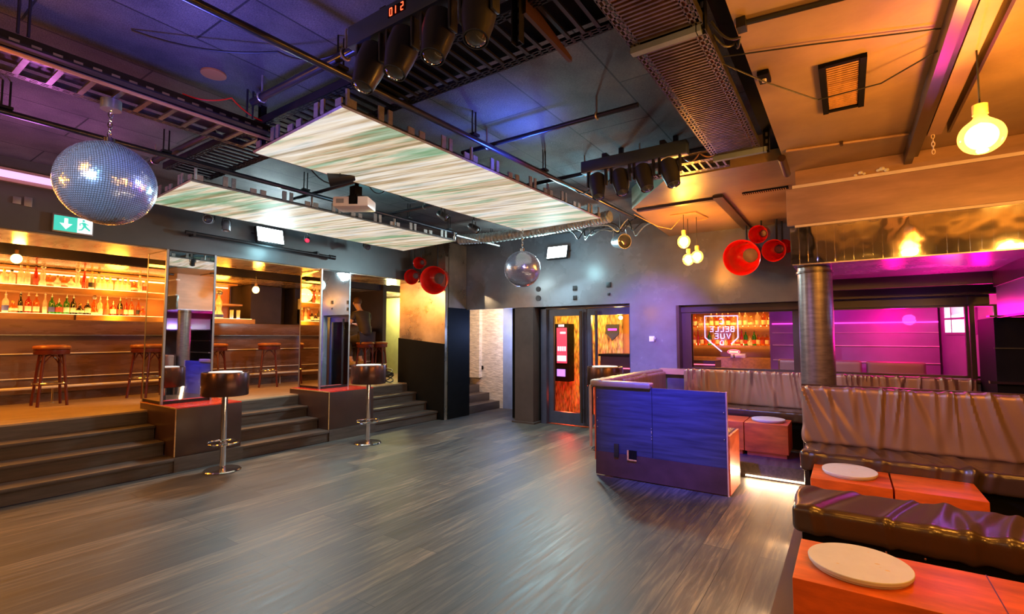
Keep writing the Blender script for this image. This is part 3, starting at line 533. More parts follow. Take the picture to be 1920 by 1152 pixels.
# ================================================================== STAGE
def red_box(y0, y1, lab):
    t = thing('stair_plinth', lab, 'plinth', (-6.7, (y0 + y1) / 2, .155))
    mk('plinth_body', B().box(-7.24, -6.24, y0, y1, .156, .69, .004), MAT['brown'], t); mk('red_top', B().box(-7.235, -6.245, y0 + .005, y1 - .005, .69, .702), MAT['redtop'], t)
    mk('corner_trim', B().box(-6.243, -6.236, y0 - .003, y0 + .008, .16, .70).box(-7.24, -6.236, y0 - .004, y0 + .002, .69, .704), MAT['barwood'], t)
red_box(2.46, 3.19, 'brown stair plinth with a red top behind the left drum table'); red_box(4.43, 5.24, 'brown stair plinth with a red top behind the right drum table')
def mirror_pillar(n, y0, y1):
    t = empty('pillar_mirror', (-6.95, (y0 + y1) / 2, .70)); t['kind'] = 'structure'
    x0, x1 = -7.23, -6.68; mk('pillar_core', B().box(x0 + .01, x1 - .01, y0 + .01, y1 - .01, .703, 2.548), MAT['darkmetal'], t)
    mk('mirror_face', B().box(x1 - .01, x1 - .002, y0 + .03, y1 - .025, .74, 2.53), MAT['mirror'], t); mk('mirror_face', B().box(x0 + .03, x1 - .03, y0 + .002, y0 + .01, .74, 2.53), MAT['mirror'], t)
    q = B()
    for x in (x0, x1 - .026):
        for y in (y0, y1 - .022): q.box(x, x + .028, y, y + .024, .703, 2.548)
    mk('corner_profile', q, MAT['greymetal'], t)
mirror_pillar(1, 2.47, 3.03); mirror_pillar(2, 4.56, 5.10)

# bar counter
bc = thing('bar_counter', 'long dark brown bar counter with thin chrome lines on the stage', 'bar counter', (-9.2, 2, .62))
mk('counter_front', B().box(-9.40, -8.95, -3.1, 7.4, .75, 1.52).box(-9.40, -9.0, -3.1, 7.4, .621, .75), MAT['barfront'], bc)
mk('counter_edge', B().box(-9.40, -8.90, -3.1, 7.4, 1.53, 1.735, .005), MAT['barfront'], bc)
mk('chrome_line', B().box(-8.95, -8.938, -3.1, 7.4, 1.27, 1.282), MAT['palemetal'], bc); mk('chrome_line', B().box(-8.95, -8.938, -3.1, 7.4, .945, .957), MAT['palemetal'], bc)
mk('chrome_line', B().box(-8.952, -8.90, -3.1, 7.4, 1.521, 1.529), MAT['steel'], bc)
fr_ = B().tube([(-8.83, -3.1, .83), (-8.83, 7.3, .83)], .019, 10)
mk('foot_rail', fr_, MAT['palemetal'], bc)
for y in (.4, 2.0, 3.6, 5.2, 6.8): mk('rail_post', B().cyl((-8.83, y, .621), (-8.83, y, .82), .011, n=10).cyl((-8.83, y, .621), (-8.83, y, .628), .03, n=12), MAT['chrome'], bc)

# bar stools (proto at origin)
def stool(label):
    t = thing('bar_stool', label, 'bar stool', (0, 0, 0), 'round wooden bar stools along the counter')
    mk('seat', B().lathe([(0, .715), (.165, .715), (.185, .725), (.19, .745), (.18, .765), (.12, .775), (0, .772)], 32), MAT['seat'], t)
    mk('seat_rim', B().lathe([(.150, .655), (.172, .655), (.178, .67), (.178, .714), (.15, .714)], 32), MAT['wood'], t)
    for k in range(4):
        a = pi / 4 + k * pi / 2; c_, s_ = cos(a), sin(a)
        mk('leg', B().tube([(.13 * c_, .13 * s_, .70), (.165 * c_, .165 * s_, .35), (.20 * c_, .20 * s_, .002)], .016, 10), MAT['wood'], t)
        a2 = a + pi / 2; A = Vector((.14 * c_, .14 * s_, .52)); D = Vector((.14 * cos(a2), .14 * sin(a2), .52))
        mk('arch_brace', B().tube([A.lerp(D, u) + Vector((0, 0, .125 * sin(pi * u))) for u in [i / 8 for i in range(9)]], .008, 6), MAT['wood'], t)
    mk('foot_ring', B().tube([(.176 * cos(2 * pi * k / 32), .176 * sin(2 * pi * k / 32), .29) for k in range(32)], .009, 8, True), MAT['chrome'], t)
    return t
s0 = stool('wooden bar stool standing alone at the counter, left of both mirrored pillars')
sp = [((-8.50, 1.90), None), ((-8.50, 2.93), 'wooden bar stool just left of the left mirrored pillar, partly behind its edge'), ((-8.50, 3.88), 'wooden bar stool just right of the left mirrored pillar'),
      ((-8.50, 4.79), 'wooden bar stool standing free between the two mirrored pillars'), ((-8.50, 5.60), 'wooden bar stool seen in front of the right mirrored pillar'),
      ((-8.46, 6.86), 'wooden bar stool the seated person sits on'), ((-8.50, 7.27), 'wooden bar stool just behind the seated person')]
for i, ((x, y), lab) in enumerate(sp):
    if i == 0: s0.location = (x, y, .62)
    else: dup(s0, (x, y, .62), lab, rz=.35 * i)

# back bar shelving
bs = thing('back_bar_shelving', 'amber lit wooden back bar with two long bottle shelves', 'shelving', (-10.0, 2, .62))
mk('back_panel', B().box(-10.34, -10.30, -3.1, 4.95, .63, 2.55), MAT['barpanel'], bs)
mk('lower_shelf', B().box(-10.30, -9.72, -3.1, 3.95, 1.73, 1.84, .004), MAT['barwood'], bs); mk('upper_shelf', B().box(-10.30, -9.80, -3.1, 3.95, 2.16, 2.25, .004), MAT['barwood'], bs)
mk('top_rail', B().box(-10.30, -10.0, -3.1, 4.95, 2.515, 2.545), MAT['barwood'], bs)
mk('shelf_light', B().box(-10.02, -9.78, -3.1, 3.94, 1.841, 1.846), MAT['shelfglow'], bs); mk('shelf_light', B().box(-10.02, -9.82, -3.1, 3.94, 2.251, 2.256), MAT['shelfglow'], bs)
mk('light_strip', B().box(-10.30, -10.28, -3.1, 4.9, 2.47, 2.49), MAT['shelfglow'], bs)
mk('low_shelf', B().box(-10.30, -9.30, 4.1, 4.95, 1.74, 1.83, .004), MAT['barwood'], bs); mk('shelf_light', B().box(-9.5, -9.33, 4.15, 4.9, 1.831, 1.835), MAT['shelfglow'], bs)
q = B()
for k in range(3):
    q.box(-9.72, -9.70, .5 + 1.9 * k, .52 + 1.9 * k, 1.70, 1.84)
mk('shelf_joint', q, MAT['brown'], bs)
for y in (-.5, 1.2, 2.9, 4.5): lamp('back_bar_light', 'POINT', (-9.7, y, 2.40), AMB, 20, size=.15); lamp('bar_work_light', 'AREA', (-9.55, y, 1.70), AMB, 12, (-10.3, y, 1.2), .2, 1.5)
lamp('bar_floor_light', 'AREA', (-8.2, 1.6, 2.52), AMB, 60, (-8.2, 1.6, 0), .3, 4.5); lamp('bar_floor_light', 'AREA', (-8.2, 5.2, 2.52), AMB, 28, (-8.2, 5.2, 0), .3, 2.5)

# bottles
GLS = {'clear': bottle_glass('clear_bottle_glass', (1.0, 0.93, 0.75), .65), 'amber': bottle_glass('amber_bottle_glass', (0.85, 0.35, 0.06), .6), 'green': bottle_glass('green_bottle_glass', (0.12, 0.55, 0.10), .6), 'dark': bottle_glass('dark_bottle_glass', (0.10, 0.03, 0.015), .7), 'red': bottle_glass('red_bottle_glass', (.8, .08, .03), .6)}
LBL = [M('cream_bottle_label', (.85, .78, .6), .6), M('red_bottle_label', (.6, .08, .05), .6), M('blue_bottle_label', (.1, .12, .45), .6), M('black_bottle_label', (.03, .03, .03), .6)]
CAP = [M('gold_bottle_cap', (.7, .45, .12), .3, .8), M('black_bottle_cap', (.02, .02, .02), .4), M('silver_bottle_cap', (.7, .7, .7), .3, .8)]
PROF = {'tall': [(0, 0), (.036, 0), (.038, .01), (.038, .17), (.030, .20), (.013, .225), (.013, .27)],
        'square': [(0, 0), (.042, 0), (.044, .01), (.044, .13), (.036, .155), (.016, .165), (.016, .195)],
        'squat': [(0, 0), (.048, 0), (.056, .03), (.05, .075), (.025, .11), (.016, .12), (.016, .15)],
        'waisted': [(0, 0), (.052, 0), (.050, .05), (.028, .10), (.034, .15), (.036, .19), (.022, .225), (.014, .24), (.014, .27)],
        'slim': [(0, 0), (.028, 0), (.028, .16), (.022, .2), (.012, .23), (.012, .30)]}
def bottle(kind, glass, lb, cp, pour=False):
    t = thing('bottle', 'bottle', 'bottle', (0, 0, 0)); p = PROF[kind]; h = p[-1][1]; n = 4 if False else 14
    mk('glass_body', B().lathe(p, n), GLS[glass], t)
    r = max(a for a, b_ in p) + .0012; z0, z1 = {'waisted': (.01, .045), 'squat': (.03, .07)}.get(kind, (.03, .11))
    rr = r if kind != 'waisted' else .0525
    mk('bottle_label', B().lathe([(rr, z0), (rr, z1)], n), LBL[lb], t)
    if pour: mk('pourer', B().lathe([(.015, h), (.015, h + .015), (.006, h + .02), (.004, h + .06), (0, h + .06)], 8), CAP[2], t)
    elif kind == 'waisted': mk('stopper', B().sph((0, 0, h + .03), .036, u=12, v=8), CAP[2], t)
    elif kind == 'squat': mk('stopper', B().sph((0, 0, h + .018), .024, u=12, v=8), CAP[0], t)
    else: mk('cap', B().cyl((0, 0, h), (0, 0, h + .028), .0175, n=12), CAP[cp], t)
    return t
PB = {}
LBN = ('cream', 'red', 'blue', 'black'); ORD = ['first', 'second', 'third', 'fourth', 'fifth', 'sixth', 'seventh', 'eighth', 'ninth', 'tenth', 'eleventh', 'twelfth', 'thirteenth', 'fourteenth', 'fifteenth', 'sixteenth', 'seventeenth', 'eighteenth', 'nineteenth', 'twentieth', 'twenty-first', 'twenty-second', 'twenty-third', 'twenty-fourth', 'twenty-fifth', 'twenty-sixth', 'twenty-seventh']
def place_bottle(spec, loc, where, i, group, scale=1.0):
    kind, glass, lb, cp, pour = spec; lab = '%s %s bottle, %s label, %s from left, %s' % (glass, kind, LBN[lb], ORD[i], where)
    if spec not in PB: PB[spec] = bottle(*spec); o = PB[spec]; o.location = loc; o['label'] = lab; o['group'] = group; o.scale = (scale,) * 3
    else: dup(PB[spec], loc, lab, rz=random.uniform(-.3, .3), group=group, scale=(scale,) * 3)
UP = ['square clear 0', 'square clear 0', 'tall clear 0', 'tall clear 0', 'slim red 1', 'waisted clear 0', 'squat amber 0', 'squat clear 0', 'squat amber 0', 'squat clear 0', 'waisted clear 0', 'slim red 1', 'tall clear 3', 'tall clear 0', 'square clear 0', 'square clear 0', 'square clear 0', 'square clear 0', 'square clear 0', 'squat amber 0', 'tall clear 0', 'square clear 1', 'square green 0', 'square green 0', 'square green 0']
for i, s_ in enumerate(UP):
    k, g, l = s_.split(); place_bottle((k, g, int(l), i % 3, False), (-9.90, 1.66 + i * .0815 + random.uniform(-.012, .012), 2.257), 'upper back bar shelf', i, 'bottles on the upper back bar shelf', .95)
LO = ['tall clear 2', 'squat amber 0', 'slim dark 0', 'tall red 0', 'tall amber 0', 'slim clear 0', 'tall green 2', 'square green 1', 'tall green 0', 'tall dark 0', 'squat dark 0', 'square dark 0', 'waisted amber 0', 'tall clear 0', 'tall amber 1', 'square red 0', 'tall dark 1', 'slim red 0', 'tall amber 0', 'slim amber 3', 'squat amber 1', 'tall clear 1', 'slim clear 2', 'tall red 0', 'squat clear 0']
for i, s_ in enumerate(LO):
    k, g, l = s_.split(); place_bottle((k, g, int(l), i % 3, k not in ('squat', 'waisted')), (-9.88, 1.68 + i * .083 + random.uniform(-.012, .012), 1.847), 'lower back bar shelf', i, 'bottles on the lower back bar shelf', .93)
for i in range(14):
    k, g = random.choice([('tall', 'amber'), ('square', 'amber'), ('squat', 'clear'), ('tall', 'clear')]); place_bottle((k, g, 0, 0, False), (-2.40 + i * .098, 9.7, 1.686), 'upper shelf behind the left window', i, 'bottles on the upper shelf of the second bar', 1.0)
for i in range(20):
    k, g = random.choice([('tall', 'clear'), ('square', 'amber'), ('squat', 'clear'), ('tall', 'green'), ('slim', 'clear'), ('slim', 'red'), ('tall', 'amber')]); place_bottle((k, g, i % 2, 0, False), (-2.42 + i * .069, 9.7, 1.346), 'lower shelf behind the left window', i, 'bottles on the lower shelf of the second bar', .9)
# glassware between the pillars
place_bottle(('waisted', 'clear', 2, 1, False), (-9.40, 4.33, 1.836), 'low lit shelf between the pillars', 0, 'bottles on the low shelf', 1.55)
def glass_obj(loc, lab):
    t = thing('drinking_glass', lab, 'glass', loc, 'tall glasses on the low shelf'); ORG[t.name] = Vector(loc)
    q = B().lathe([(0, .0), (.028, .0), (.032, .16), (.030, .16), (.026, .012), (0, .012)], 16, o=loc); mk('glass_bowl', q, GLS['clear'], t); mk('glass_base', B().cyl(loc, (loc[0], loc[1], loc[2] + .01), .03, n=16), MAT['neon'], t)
glass_obj((-9.40, 4.56, 1.836), 'tall glass next to the big bottle on the low lit shelf'); glass_obj((-9.40, 4.68, 1.836), 'tall glass nearest the shelf end on the low lit shelf')
gr = bs; mk('rack_board', B().box(-10.28, -9.75, 4.15, 4.93, 2.10, 2.13), MAT['barwood'], gr); mk('rack_support', B().box(-10.28, -10.26, 4.93, 4.95, 1.83, 2.5), MAT['brown'], gr)
dsp = thing('towel_dispenser', 'pale paper towel dispenser with a black lower half on the dark wall', 'dispenser', (-9.9, 6.35, 1.9))
struct('wall_bar_far', B().box(-10.34, -9.96, 5.2, 5.85, .63, 2.55).box(-10.34, -9.95, 6.15, 7.5, .63, 2.55), MAT['darkwall'])
mk('dispenser_top', B().box(-9.95, -9.83, 6.22, 6.42, 2.10, 2.33, .01), MAT['cardboard'], dsp); mk('dispenser_bottom', B().box(-9.95, -9.82, 6.21, 6.43, 1.80, 2.10, .01), MAT['black'], dsp)
# bar pendants
def bar_pendant(x, y, z, lab, ztop):
    t = thing('bar_pendant', lab, 'pendant lamp', (x, y, z)); mk('bulb', B().sph((x, y, z), .055, (1, 1, 1.1)), MAT['barbulb'], t); mk('socket', B().cyl((x, y, z + .055), (x, y, z + .11), .02, n=12), MAT['brown'], t); mk('cord', B().tube([(x, y, z + .11), (x, y, ztop)], .004, 6), MAT['cable'], t)
    lamp('bar_bulb_light', 'POINT', (x + .1, y, z - .05), AMB, 22, size=.06)
bar_pendant(-8.5, 1.52, 2.47, 'glowing amber bulb hanging over the bar at the far left', 2.859); bar_pendant(-8.3, 4.41, 2.30, 'glowing amber bulb hanging between the two mirrored pillars', 2.859)
# exit sign and things on the soffit
es = thing('exit_sign', 'green and white lit emergency exit sign on the header over the bar', 'exit sign', (-6.64, 1.6, 2.58))
mk('sign_case', B().box(-6.68, -6.635, 1.43, 1.76, 2.575, 2.765, .006), MAT['greymetal'], es); mk('green_field', B().box(-6.636, -6.632, 1.44, 1.625, 2.59, 2.745), MAT['exitgreen'], es); mk('white_field', B().box(-6.636, -6.632, 1.625, 1.75, 2.59, 2.745), MAT['exitwhite'], es)
def yz(pts): return [(-6.632, y, z) for y, z in pts]
mk('arrow', B().prism(yz([(1.52, 2.725), (1.55, 2.725), (1.55, 2.67), (1.585, 2.67), (1.535, 2.61), (1.485, 2.67), (1.52, 2.67)]), (.003, 0, 0)), MAT['exitwhite'], es)
q = B().sph((-6.63, 1.675, 2.722), .011, u=8, v=6).prism(yz([(1.66, 2.705), (1.69, 2.705), (1.70, 2.665), (1.675, 2.66)]), (.003, 0, 0)).prism(yz([(1.675, 2.67), (1.70, 2.665), (1.735, 2.63), (1.725, 2.62), (1.69, 2.65)]), (.003, 0, 0)).prism(yz([(1.675, 2.67), (1.69, 2.66), (1.665, 2.62), (1.635, 2.615), (1.635, 2.625), (1.66, 2.632)]), (.003, 0, 0)).prism(yz([(1.665, 2.70), (1.64, 2.69), (1.645, 2.665), (1.652, 2.668), (1.65, 2.685), (1.668, 2.69)]), (.003, 0, 0)).prism(yz([(1.69, 2.70), (1.72, 2.685), (1.715, 2.68), (1.69, 2.688)]), (.003, 0, 0))
mk('running_figure', q, MAT['exitgreen'], es)
tb = thing('wall_tube', 'long thin dark tube mounted on the header wall below the left floodlight', 'tube', (-6.6, 3.6, 2.7)); mk('tube', B().cyl((-6.58, 2.62, 2.77), (-6.58, 4.62, 2.735), .022, n=12).cyl((-6.58, 4.62, 2.735), (-6.58, 4.72, 2.733), .034, n=12), MAT['darkmetal'], tb)
for y in (2.7, 4.4): mk('clip', B().box(-6.68, -6.56, y, y + .03, 2.735, 2.79), MAT['darkmetal'], tb)
ft = thing('ceiling_tube_light', 'lilac glowing tube light in the cove above the bar at far left', 'tube light', (-6.6, 0, 3.1)); mk('tube', B().cyl((-6.60, -1.2, 3.06), (-6.60, 1.48, 3.06), .035, n=14), MAT['tube'], ft); mk('tube_channel', B().box(-6.68, -6.64, -1.2, 1.5, 3.0, 3.13), MAT['fascia'], ft)
for y0, y1, z0, z1, lab in ((1.14, 1.20, 2.80, 2.87, 'small grey square plate on the header at the far left, the left one of two'), (1.22, 1.28, 2.79, 2.885, 'small grey upright plate on the header at the far left, the right one of two')):
    tag(mk('wall_plate', B().box(-6.68, -6.665, y0, y1, z0, z1, .003), MAT['greymetal']), lab, 'wall plate')
def floodlight(name, lab, face, center, yaw):
    t = thing(name, lab, 'floodlight', (0, 0, 0))
    mk('flood_body', B().box(-.195, .195, .0, .06, -.115, .115, .012), MAT['darkmetal'], t); mk('lit_panel', B().box(-.182, .182, -.006, .0, -.10, .10), MAT['flood'], t)
    mk('bracket', B().tube([(-.205, .03, 0), (-.205, .10, .04), (.205, .10, .04), (.205, .03, 0)], .008, 6), MAT['darkmetal'], t)
    t.location = center; t.rotation_euler = (R(-14), 0, yaw)
floodlight('floodlight', 'bright cool white floodlight on the header over the bar', 0, (-6.55, 3.66, 2.90), R(-90)); t = bpy.data.objects['floodlight']; t.rotation_euler = (R(-14), 0, R(90))
floodlight('floodlight', 'bright cool white floodlight on the back header right of the hanging disco ball', 0, (-3.98, 7.16, 2.92), 0)

# pedestal drum tables
def drum(loc, lab):
    x, y, _ = loc; t = thing('drum_table', lab, 'pedestal table', loc, 'round pedestal tables with metal drum tops')
    mk('drum', B().lathe([(.0, .84), (.235, .84), (.24, .85), (.24, 1.09), (.236, 1.10), (.225, 1.10), (.225, 1.085), (0, 1.085)], 48, o=loc), MAT['drum'], t)
    mk('table_top', B().lathe([(0, 1.086), (.17, 1.086), (.17, 1.102), (.165, 1.106), (0, 1.106)], 48, o=loc), MAT['white'], t)
    mk('pole', B().cyl((x, y, .02), (x, y, .84), .033, n=24), MAT['chrome'], t)
    q = B().tube([(x + .16 * cos(2 * pi * k / 40), y + .16 * sin(2 * pi * k / 40), .31) for k in range(40)], .009, 8, True).cyl((x, y, .27), (x, y, .31), .045, n=20)
    for k in range(3): a = 2 * pi * k / 3 + .4; q.tube([(x + .03 * cos(a), y + .03 * sin(a), .28), (x + .10 * cos(a), y + .10 * sin(a), .283), (x + .16 * cos(a), y + .16 * sin(a), .31)], .006, 6)
    mk('foot_ring', q, MAT['chrome'], t)
    mk('base_plate', B().lathe([(0, 0), (.185, 0), (.19, .008), (.18, .018), (.04, .028), (0, .028)], 48, o=loc), MAT['chrome'], t)
drum((-5.86, 2.80, 0), 'chrome pedestal table with a brown metal drum, nearest the camera, left by the stairs'); drum((-5.66, 4.66, 0), 'chrome pedestal table with a brown metal drum in front of the right stair plinth'); drum((-2.72, 6.20, 0), 'pedestal table with a brown drum half hidden behind the booth wall')
# the seated person
ps_ = (-8.46, 6.86, .62)
pe = thing('person', 'person in black tee sitting on a bar stool, bent over a lit phone', 'person', ps_)
def skin(name, nodes, edges, mat, root, parent, sub=2):
    me = bpy.data.meshes.new(name); me.from_pydata([Vector(n[:3]) for n in nodes], edges, []); o = bpy.data.objects.new(name, me); COL.objects.link(o); o.parent = parent; ORG[o.name] = ORG[parent.name]
    md = o.modifiers.new('skin', 'SKIN'); md.use_smooth_shade = True
    for v, n in zip(me.skin_vertices[0].data, nodes): v.radius = (n[3], n[4] if len(n) > 4 else n[3]); v.use_root = False
    me.skin_vertices[0].data[root].use_root = True; s_ = o.modifiers.new('sub', 'SUBSURF'); s_.levels = sub; s_.render_levels = sub; me.materials.append(mat); return o
# local: -X is forward (towards the counter), z=0 the stage floor
hip = (0, 0, .86)
N = [(0.02, 0, .88, .13, .11), (0, 0, 1.0, .12, .10), (-.05, 0, 1.18, .13, .105), (-.13, 0, 1.34, .14, .10), (-.18, 0, 1.43, .06, .06), (-.24, 0, 1.50, .05, .05),
     (-.29, 0, 1.57, .075, .085), (-.31, 0, 1.65, .07, .082),
     (-.14, .17, 1.36, .06), (-.20, .24, 1.16, .045), (-.40, .14, 1.14, .034), (-.46, .11, 1.16, .028),
     (-.14, -.17, 1.36, .06), (-.20, -.25, 1.16, .045), (-.40, -.15, 1.14, .034), (-.46, -.11, 1.16, .028),
     (-.04, .10, .85, .095), (-.40, .13, .82, .07), (-.34, .14, .40, .05), (-.26, .14, .33, .042), (-.04, -.10, .85, .095), (-.40, -.13, .82, .07), (-.30, -.14, .40, .05), (-.22, -.14, .33, .042)]
Ed = [(0, 1), (1, 2), (2, 3), (3, 4), (4, 5), (5, 6), (6, 7), (3, 8), (8, 9), (9, 10), (10, 11), (3, 12), (12, 13), (13, 14), (14, 15), (0, 16), (16, 17), (17, 18), (18, 19), (0, 20), (20, 21), (21, 22), (22, 23)]
for sgn, b0 in ((1, 11), (-1, 15)):       # fingers and thumb rooted at the wrists
    for k in range(5):
        i0 = len(N); y0 = sgn * (.11 - .018 * k) if k < 4 else sgn * .14; r_ = .0095
        N += [(-.52, y0, 1.165, r_), (-.565 + .006 * abs(k - 1), y0 - sgn * .004, 1.155, r_ * .9), (-.585, y0 - sgn * .006, 1.135, r_ * .8)] if k < 4 else [(-.48, y0, 1.17, .011), (-.52, y0, 1.175, .009)]
        Ed += [(b0, i0), (i0, i0 + 1)] + ([(i0 + 1, i0 + 2)] if k < 4 else [])
pl = lambda L: [(n[0] + ps_[0] - ps_[0], n[1], n[2]) + tuple(n[3:]) for n in L]
body = skin('body', N, Ed, MAT['skin'], 0, pe)
skin('tee', [(0.02, 0, .88, .15, .125), (0, 0, 1.0, .14, .12), (-.05, 0, 1.18, .15, .125), (-.13, 0, 1.35, .155, .115), (-.17, 0, 1.41, .075, .075), (-.14, .18, 1.36, .075), (-.175, .225, 1.23, .065), (-.14, -.18, 1.36, .075), (-.175, -.225, 1.23, .065)], [(0, 1), (1, 2), (2, 3), (3, 4), (3, 5), (5, 6), (3, 7), (7, 8)], MAT['shirt'], 0, pe)
skin('trousers', [(0.02, 0, .87, .155, .135), (-.04, .10, .86, .11), (-.40, .13, .82, .085), (-.35, .14, .42, .066), (-.04, -.10, .86, .11), (-.40, -.13, .82, .085), (-.31, -.14, .42, .066)], [(0, 1), (1, 2), (2, 3), (0, 4), (4, 5), (5, 6)], MAT['trousers'], 0, pe)
for sy, dx in ((.14, 0), (-.14, .04)): q = B().cushion(-.42 + dx, -.15 + dx, sy - .045, sy + .045, .27, .36, .035); q.b.transform(Matrix.Translation(Vector(ps_))); mk('shoe', q, MAT['shoe'], pe)
q = B().sph((-.285, 0, 1.645), .098, (1.05, .92, 1.0)); bmesh.ops.delete(q.b, geom=[v for v in q.b.verts if v.co.x < -.335 and v.co.z < 1.68 or v.co.z < 1.58], context='VERTS'); q.b.transform(Matrix.Translation(Vector(ps_))); mk('hair', q, MAT['hair'], pe)
q = B().sph((-.30, .088, 1.60), .02, (1, .5, 1.4)).sph((-.30, -.088, 1.60), .02, (1, .5, 1.4)); q.b.transform(Matrix.Translation(Vector(ps_))); mk('ear', q, MAT['skin'], pe)
q = B().prism([(-.385, -.012, 1.585), (-.385, .012, 1.585), (-.375, 0, 1.625)], (-.022, 0, -.008)); q.b.transform(Matrix.Translation(Vector(ps_))); mk('nose', q, MAT['skin'], pe)
ph = thing('phone', 'glowing phone held by the seated person above the counter', 'phone', (-9.02, 6.86, 1.80)); mk('phone_body', B().box(-9.05, -8.98, 6.79, 6.93, 1.80, 1.81, .003), MAT['black'], ph); mk('phone_screen', B().box(-9.045, -8.985, 6.795, 6.925, 1.811, 1.813), MAT['litpane'], ph)
lamp('phone_glow', 'POINT', (-9.0, 6.84, 1.9), (.8, .9, 1), 1.5, size=.05)
pb = thing('plant_cables', 'tangle of black cables on the stage floor beside the yellow door', 'cables', (-7.32, 6.45, .62))
for k in range(7):
    a = k * .9; mk('cable_loop', B().tube([(-7.32 + .14 * cos(a + u) * (1 + .2 * sin(3 * u)), 6.42 + .14 * sin(a + u), .64 + .10 * abs(sin(u * .5 + k)) + .025 * k) for u in [i * .42 for i in range(15)]], .012, 6, True), MAT['cable'], pb)

# ================================================================== LOUNGE FURNITURE
def folds(amp, f, axis=0, zt=None, lean=0.0, face=None, seed=1, slant=.35):
    """gathered leather: tapering creases that run down a backrest (face given) or across a seat"""
    rng = random.Random(seed + int(f * 10)); L = []; x = -2.6
    while x < 7.5: L.append((x, rng.uniform(-slant, slant) * (1 if face else .6) + lean * .1, rng.uniform(.012, .034), rng.uniform(.35, 1.0), rng.uniform(.35, 1.1))); x += rng.expovariate(f) + .025
    def fn(p, n):
        u = p[axis]; w_ = (zt - p.z) if zt else (p.y if axis == 0 else p.x); w_ = w_ if zt else w_ - math.floor(w_)
        if zt is None and n.z < .2 and axis == 0: w_ += (.6 - p.z) * .5
        d = 0.0
        for (xi, sl, wd, am, ln) in L:
            if abs(u - xi) > .45: continue
            c = xi + sl * w_ * (1 + .8 * w_); s_ = wd * (.6 + 1.4 * (w_ if zt else .5)); e = (u - c) / s_
            if abs(e) > 4: continue
            tp = max(0.0, 1 - w_ / ln) if zt else 1.0
            d += amp * am * tp * (math.exp(-e * e) - .55 * math.exp(-(e - 1.7) ** 2))
        k = 1.0 if (face is None or n.dot(Vector(face)) > .3) else .4
        return d * k + amp * .35 * noise.noise(Vector((u * 3.1, p.z * 2.0, p.y * 2)))
    return fn
# near table with its disc, and the second box of the row
t = thing('box_table', 'low stained red wood box table in the near right corner', 'low table', (.4, 2.5, .15))
mk('table_box', B().box(-.215, .62, 2.28, 2.735, .152, .55, .004), MAT['tablewood'], t); t['group'] = 'red wood box tables'
mk('table_seam', B().box(.42, .424, 2.279, 2.737, .16, .5505), MAT['brown'], t)
t = thing('box_table', 'low stained red wood box table continuing out of frame at the bottom right', 'low table', (1.0, 2.5, .15), 'red wood box tables'); mk('table_box', B().box(.625, 1.45, 2.28, 2.735, .152, .55, .004), MAT['tablewood'], t); mk('table_plinth', B().box(.64, 1.44, 2.30, 2.72, .1505, .153), MAT['brown'], t)
def disc(x, y, z, rx, ry, lab, rz=0.0):
    t = thing('table_disc', lab, 'disc', (x, y, z), 'pale round discs on the box tables')
    q = B().lathe([(0, 0), (.95, 0), (.96, .006), (1.0, .012), (1.01, .024), (1.0, .0265), (0, .0265)], 64)
    for v in q.b.verts: v.co = Vector((x + v.co.x * rx, y + v.co.y * ry, z + v.co.z))
    mk('disc_plate', q, MAT['disc'], t)
    s_ = B(); random.seed(int(x * 100) + 5)
    for _ in range(14):
        a = random.uniform(0, 6.28); r_ = random.uniform(0, .75); s_.sph((x + rx * r_ * cos(a), y + ry * r_ * sin(a), z + .0262), random.uniform(.003, .009), (1.6, .8, .05), 6, 4)
    mk('stain', s_, MAT['stainspot'], t)
MAT['stainspot'] = M('ochre_stain', (.62, .45, .18), .5)
disc(.005, 2.52, .552, .178, .185, 'cream round disc with ochre specks on the near red box table')
# near bench
t = thing('upholstered_bench', 'long black brown leather bench between the near and the middle tables', 'bench', (.8, 3.3, .15))
mk('seat_cushion', B().cushion(-.285, 2.2, 3.06, 3.52, .46, .605, .035, folds(.010, 11.0, 0, lean=2, seed=4), .012), MAT['leather'], t); mk('bench_base', B().box(-.24, 2.15, 3.12, 3.48, .151, .47), MAT['black'], t)
q = B()
for x, z in ((-.05, .44), (.12, .45), (.27, .455), (.62, .43)): q.sph((x, 3.118, z - .02), .006, (1, .6, 1.2), 8, 5)
mk('tack', q, MAT['chrome'], t)
# middle tables
t = thing('box_table', 'orange stained wood box table with a disc, in front of the leather sofa', 'low table', (0, 4.3, .15), 'red wood box tables'); mk('table_box', B().box(-.25, .205, 4.05, 4.51, .152, .52, .004), MAT['tablewood'], t); mk('table_plinth', B().box(-.235, .19, 4.07, 4.51, .1505, .153), MAT['brown'], t)
t = thing('box_table', 'orange stained wood box table without a disc, beside the one with it', 'low table', (.45, 4.3, .15), 'red wood box tables'); mk('table_box', B().box(.215, .66, 4.05, 4.51, .152, .52, .004), MAT['tablewood'], t); mk('table_plinth', B().box(.23, .65, 4.08, 4.50, .1505, .153), MAT['brown'], t)
disc(-.025, 4.32, .522, .165, .20, 'cream round disc on the middle orange box table in front of the leather sofa')
# middle sofa
t = thing('leather_sofa', 'long wrinkled brown leather sofa in front of the round column', 'sofa', (.8, 4.9, .15))
mk('seat_cushion', B().cushion(-.335, 2.4, 4.52, 5.04, .45, .605, .035, folds(.011, 12.0, 0, lean=-2, seed=8), .012), MAT['leather'], t); mk('sofa_base', B().box(-.29, 2.35, 4.60, 5.05, .151, .455), MAT['black'], t)
mk('backrest', B().cushion(-.35, 2.4, 4.93, 5.06, .60, 1.075, .03, folds(.026, 13.0, 0, 1.09, 1.5, (0, -1, 0), 1, .25), .011), MAT['leather2'], t)
mk('backrest_board', B().box(-.355, 2.4, 5.062, 5.085, .151, 1.085), MAT['brown'], t)
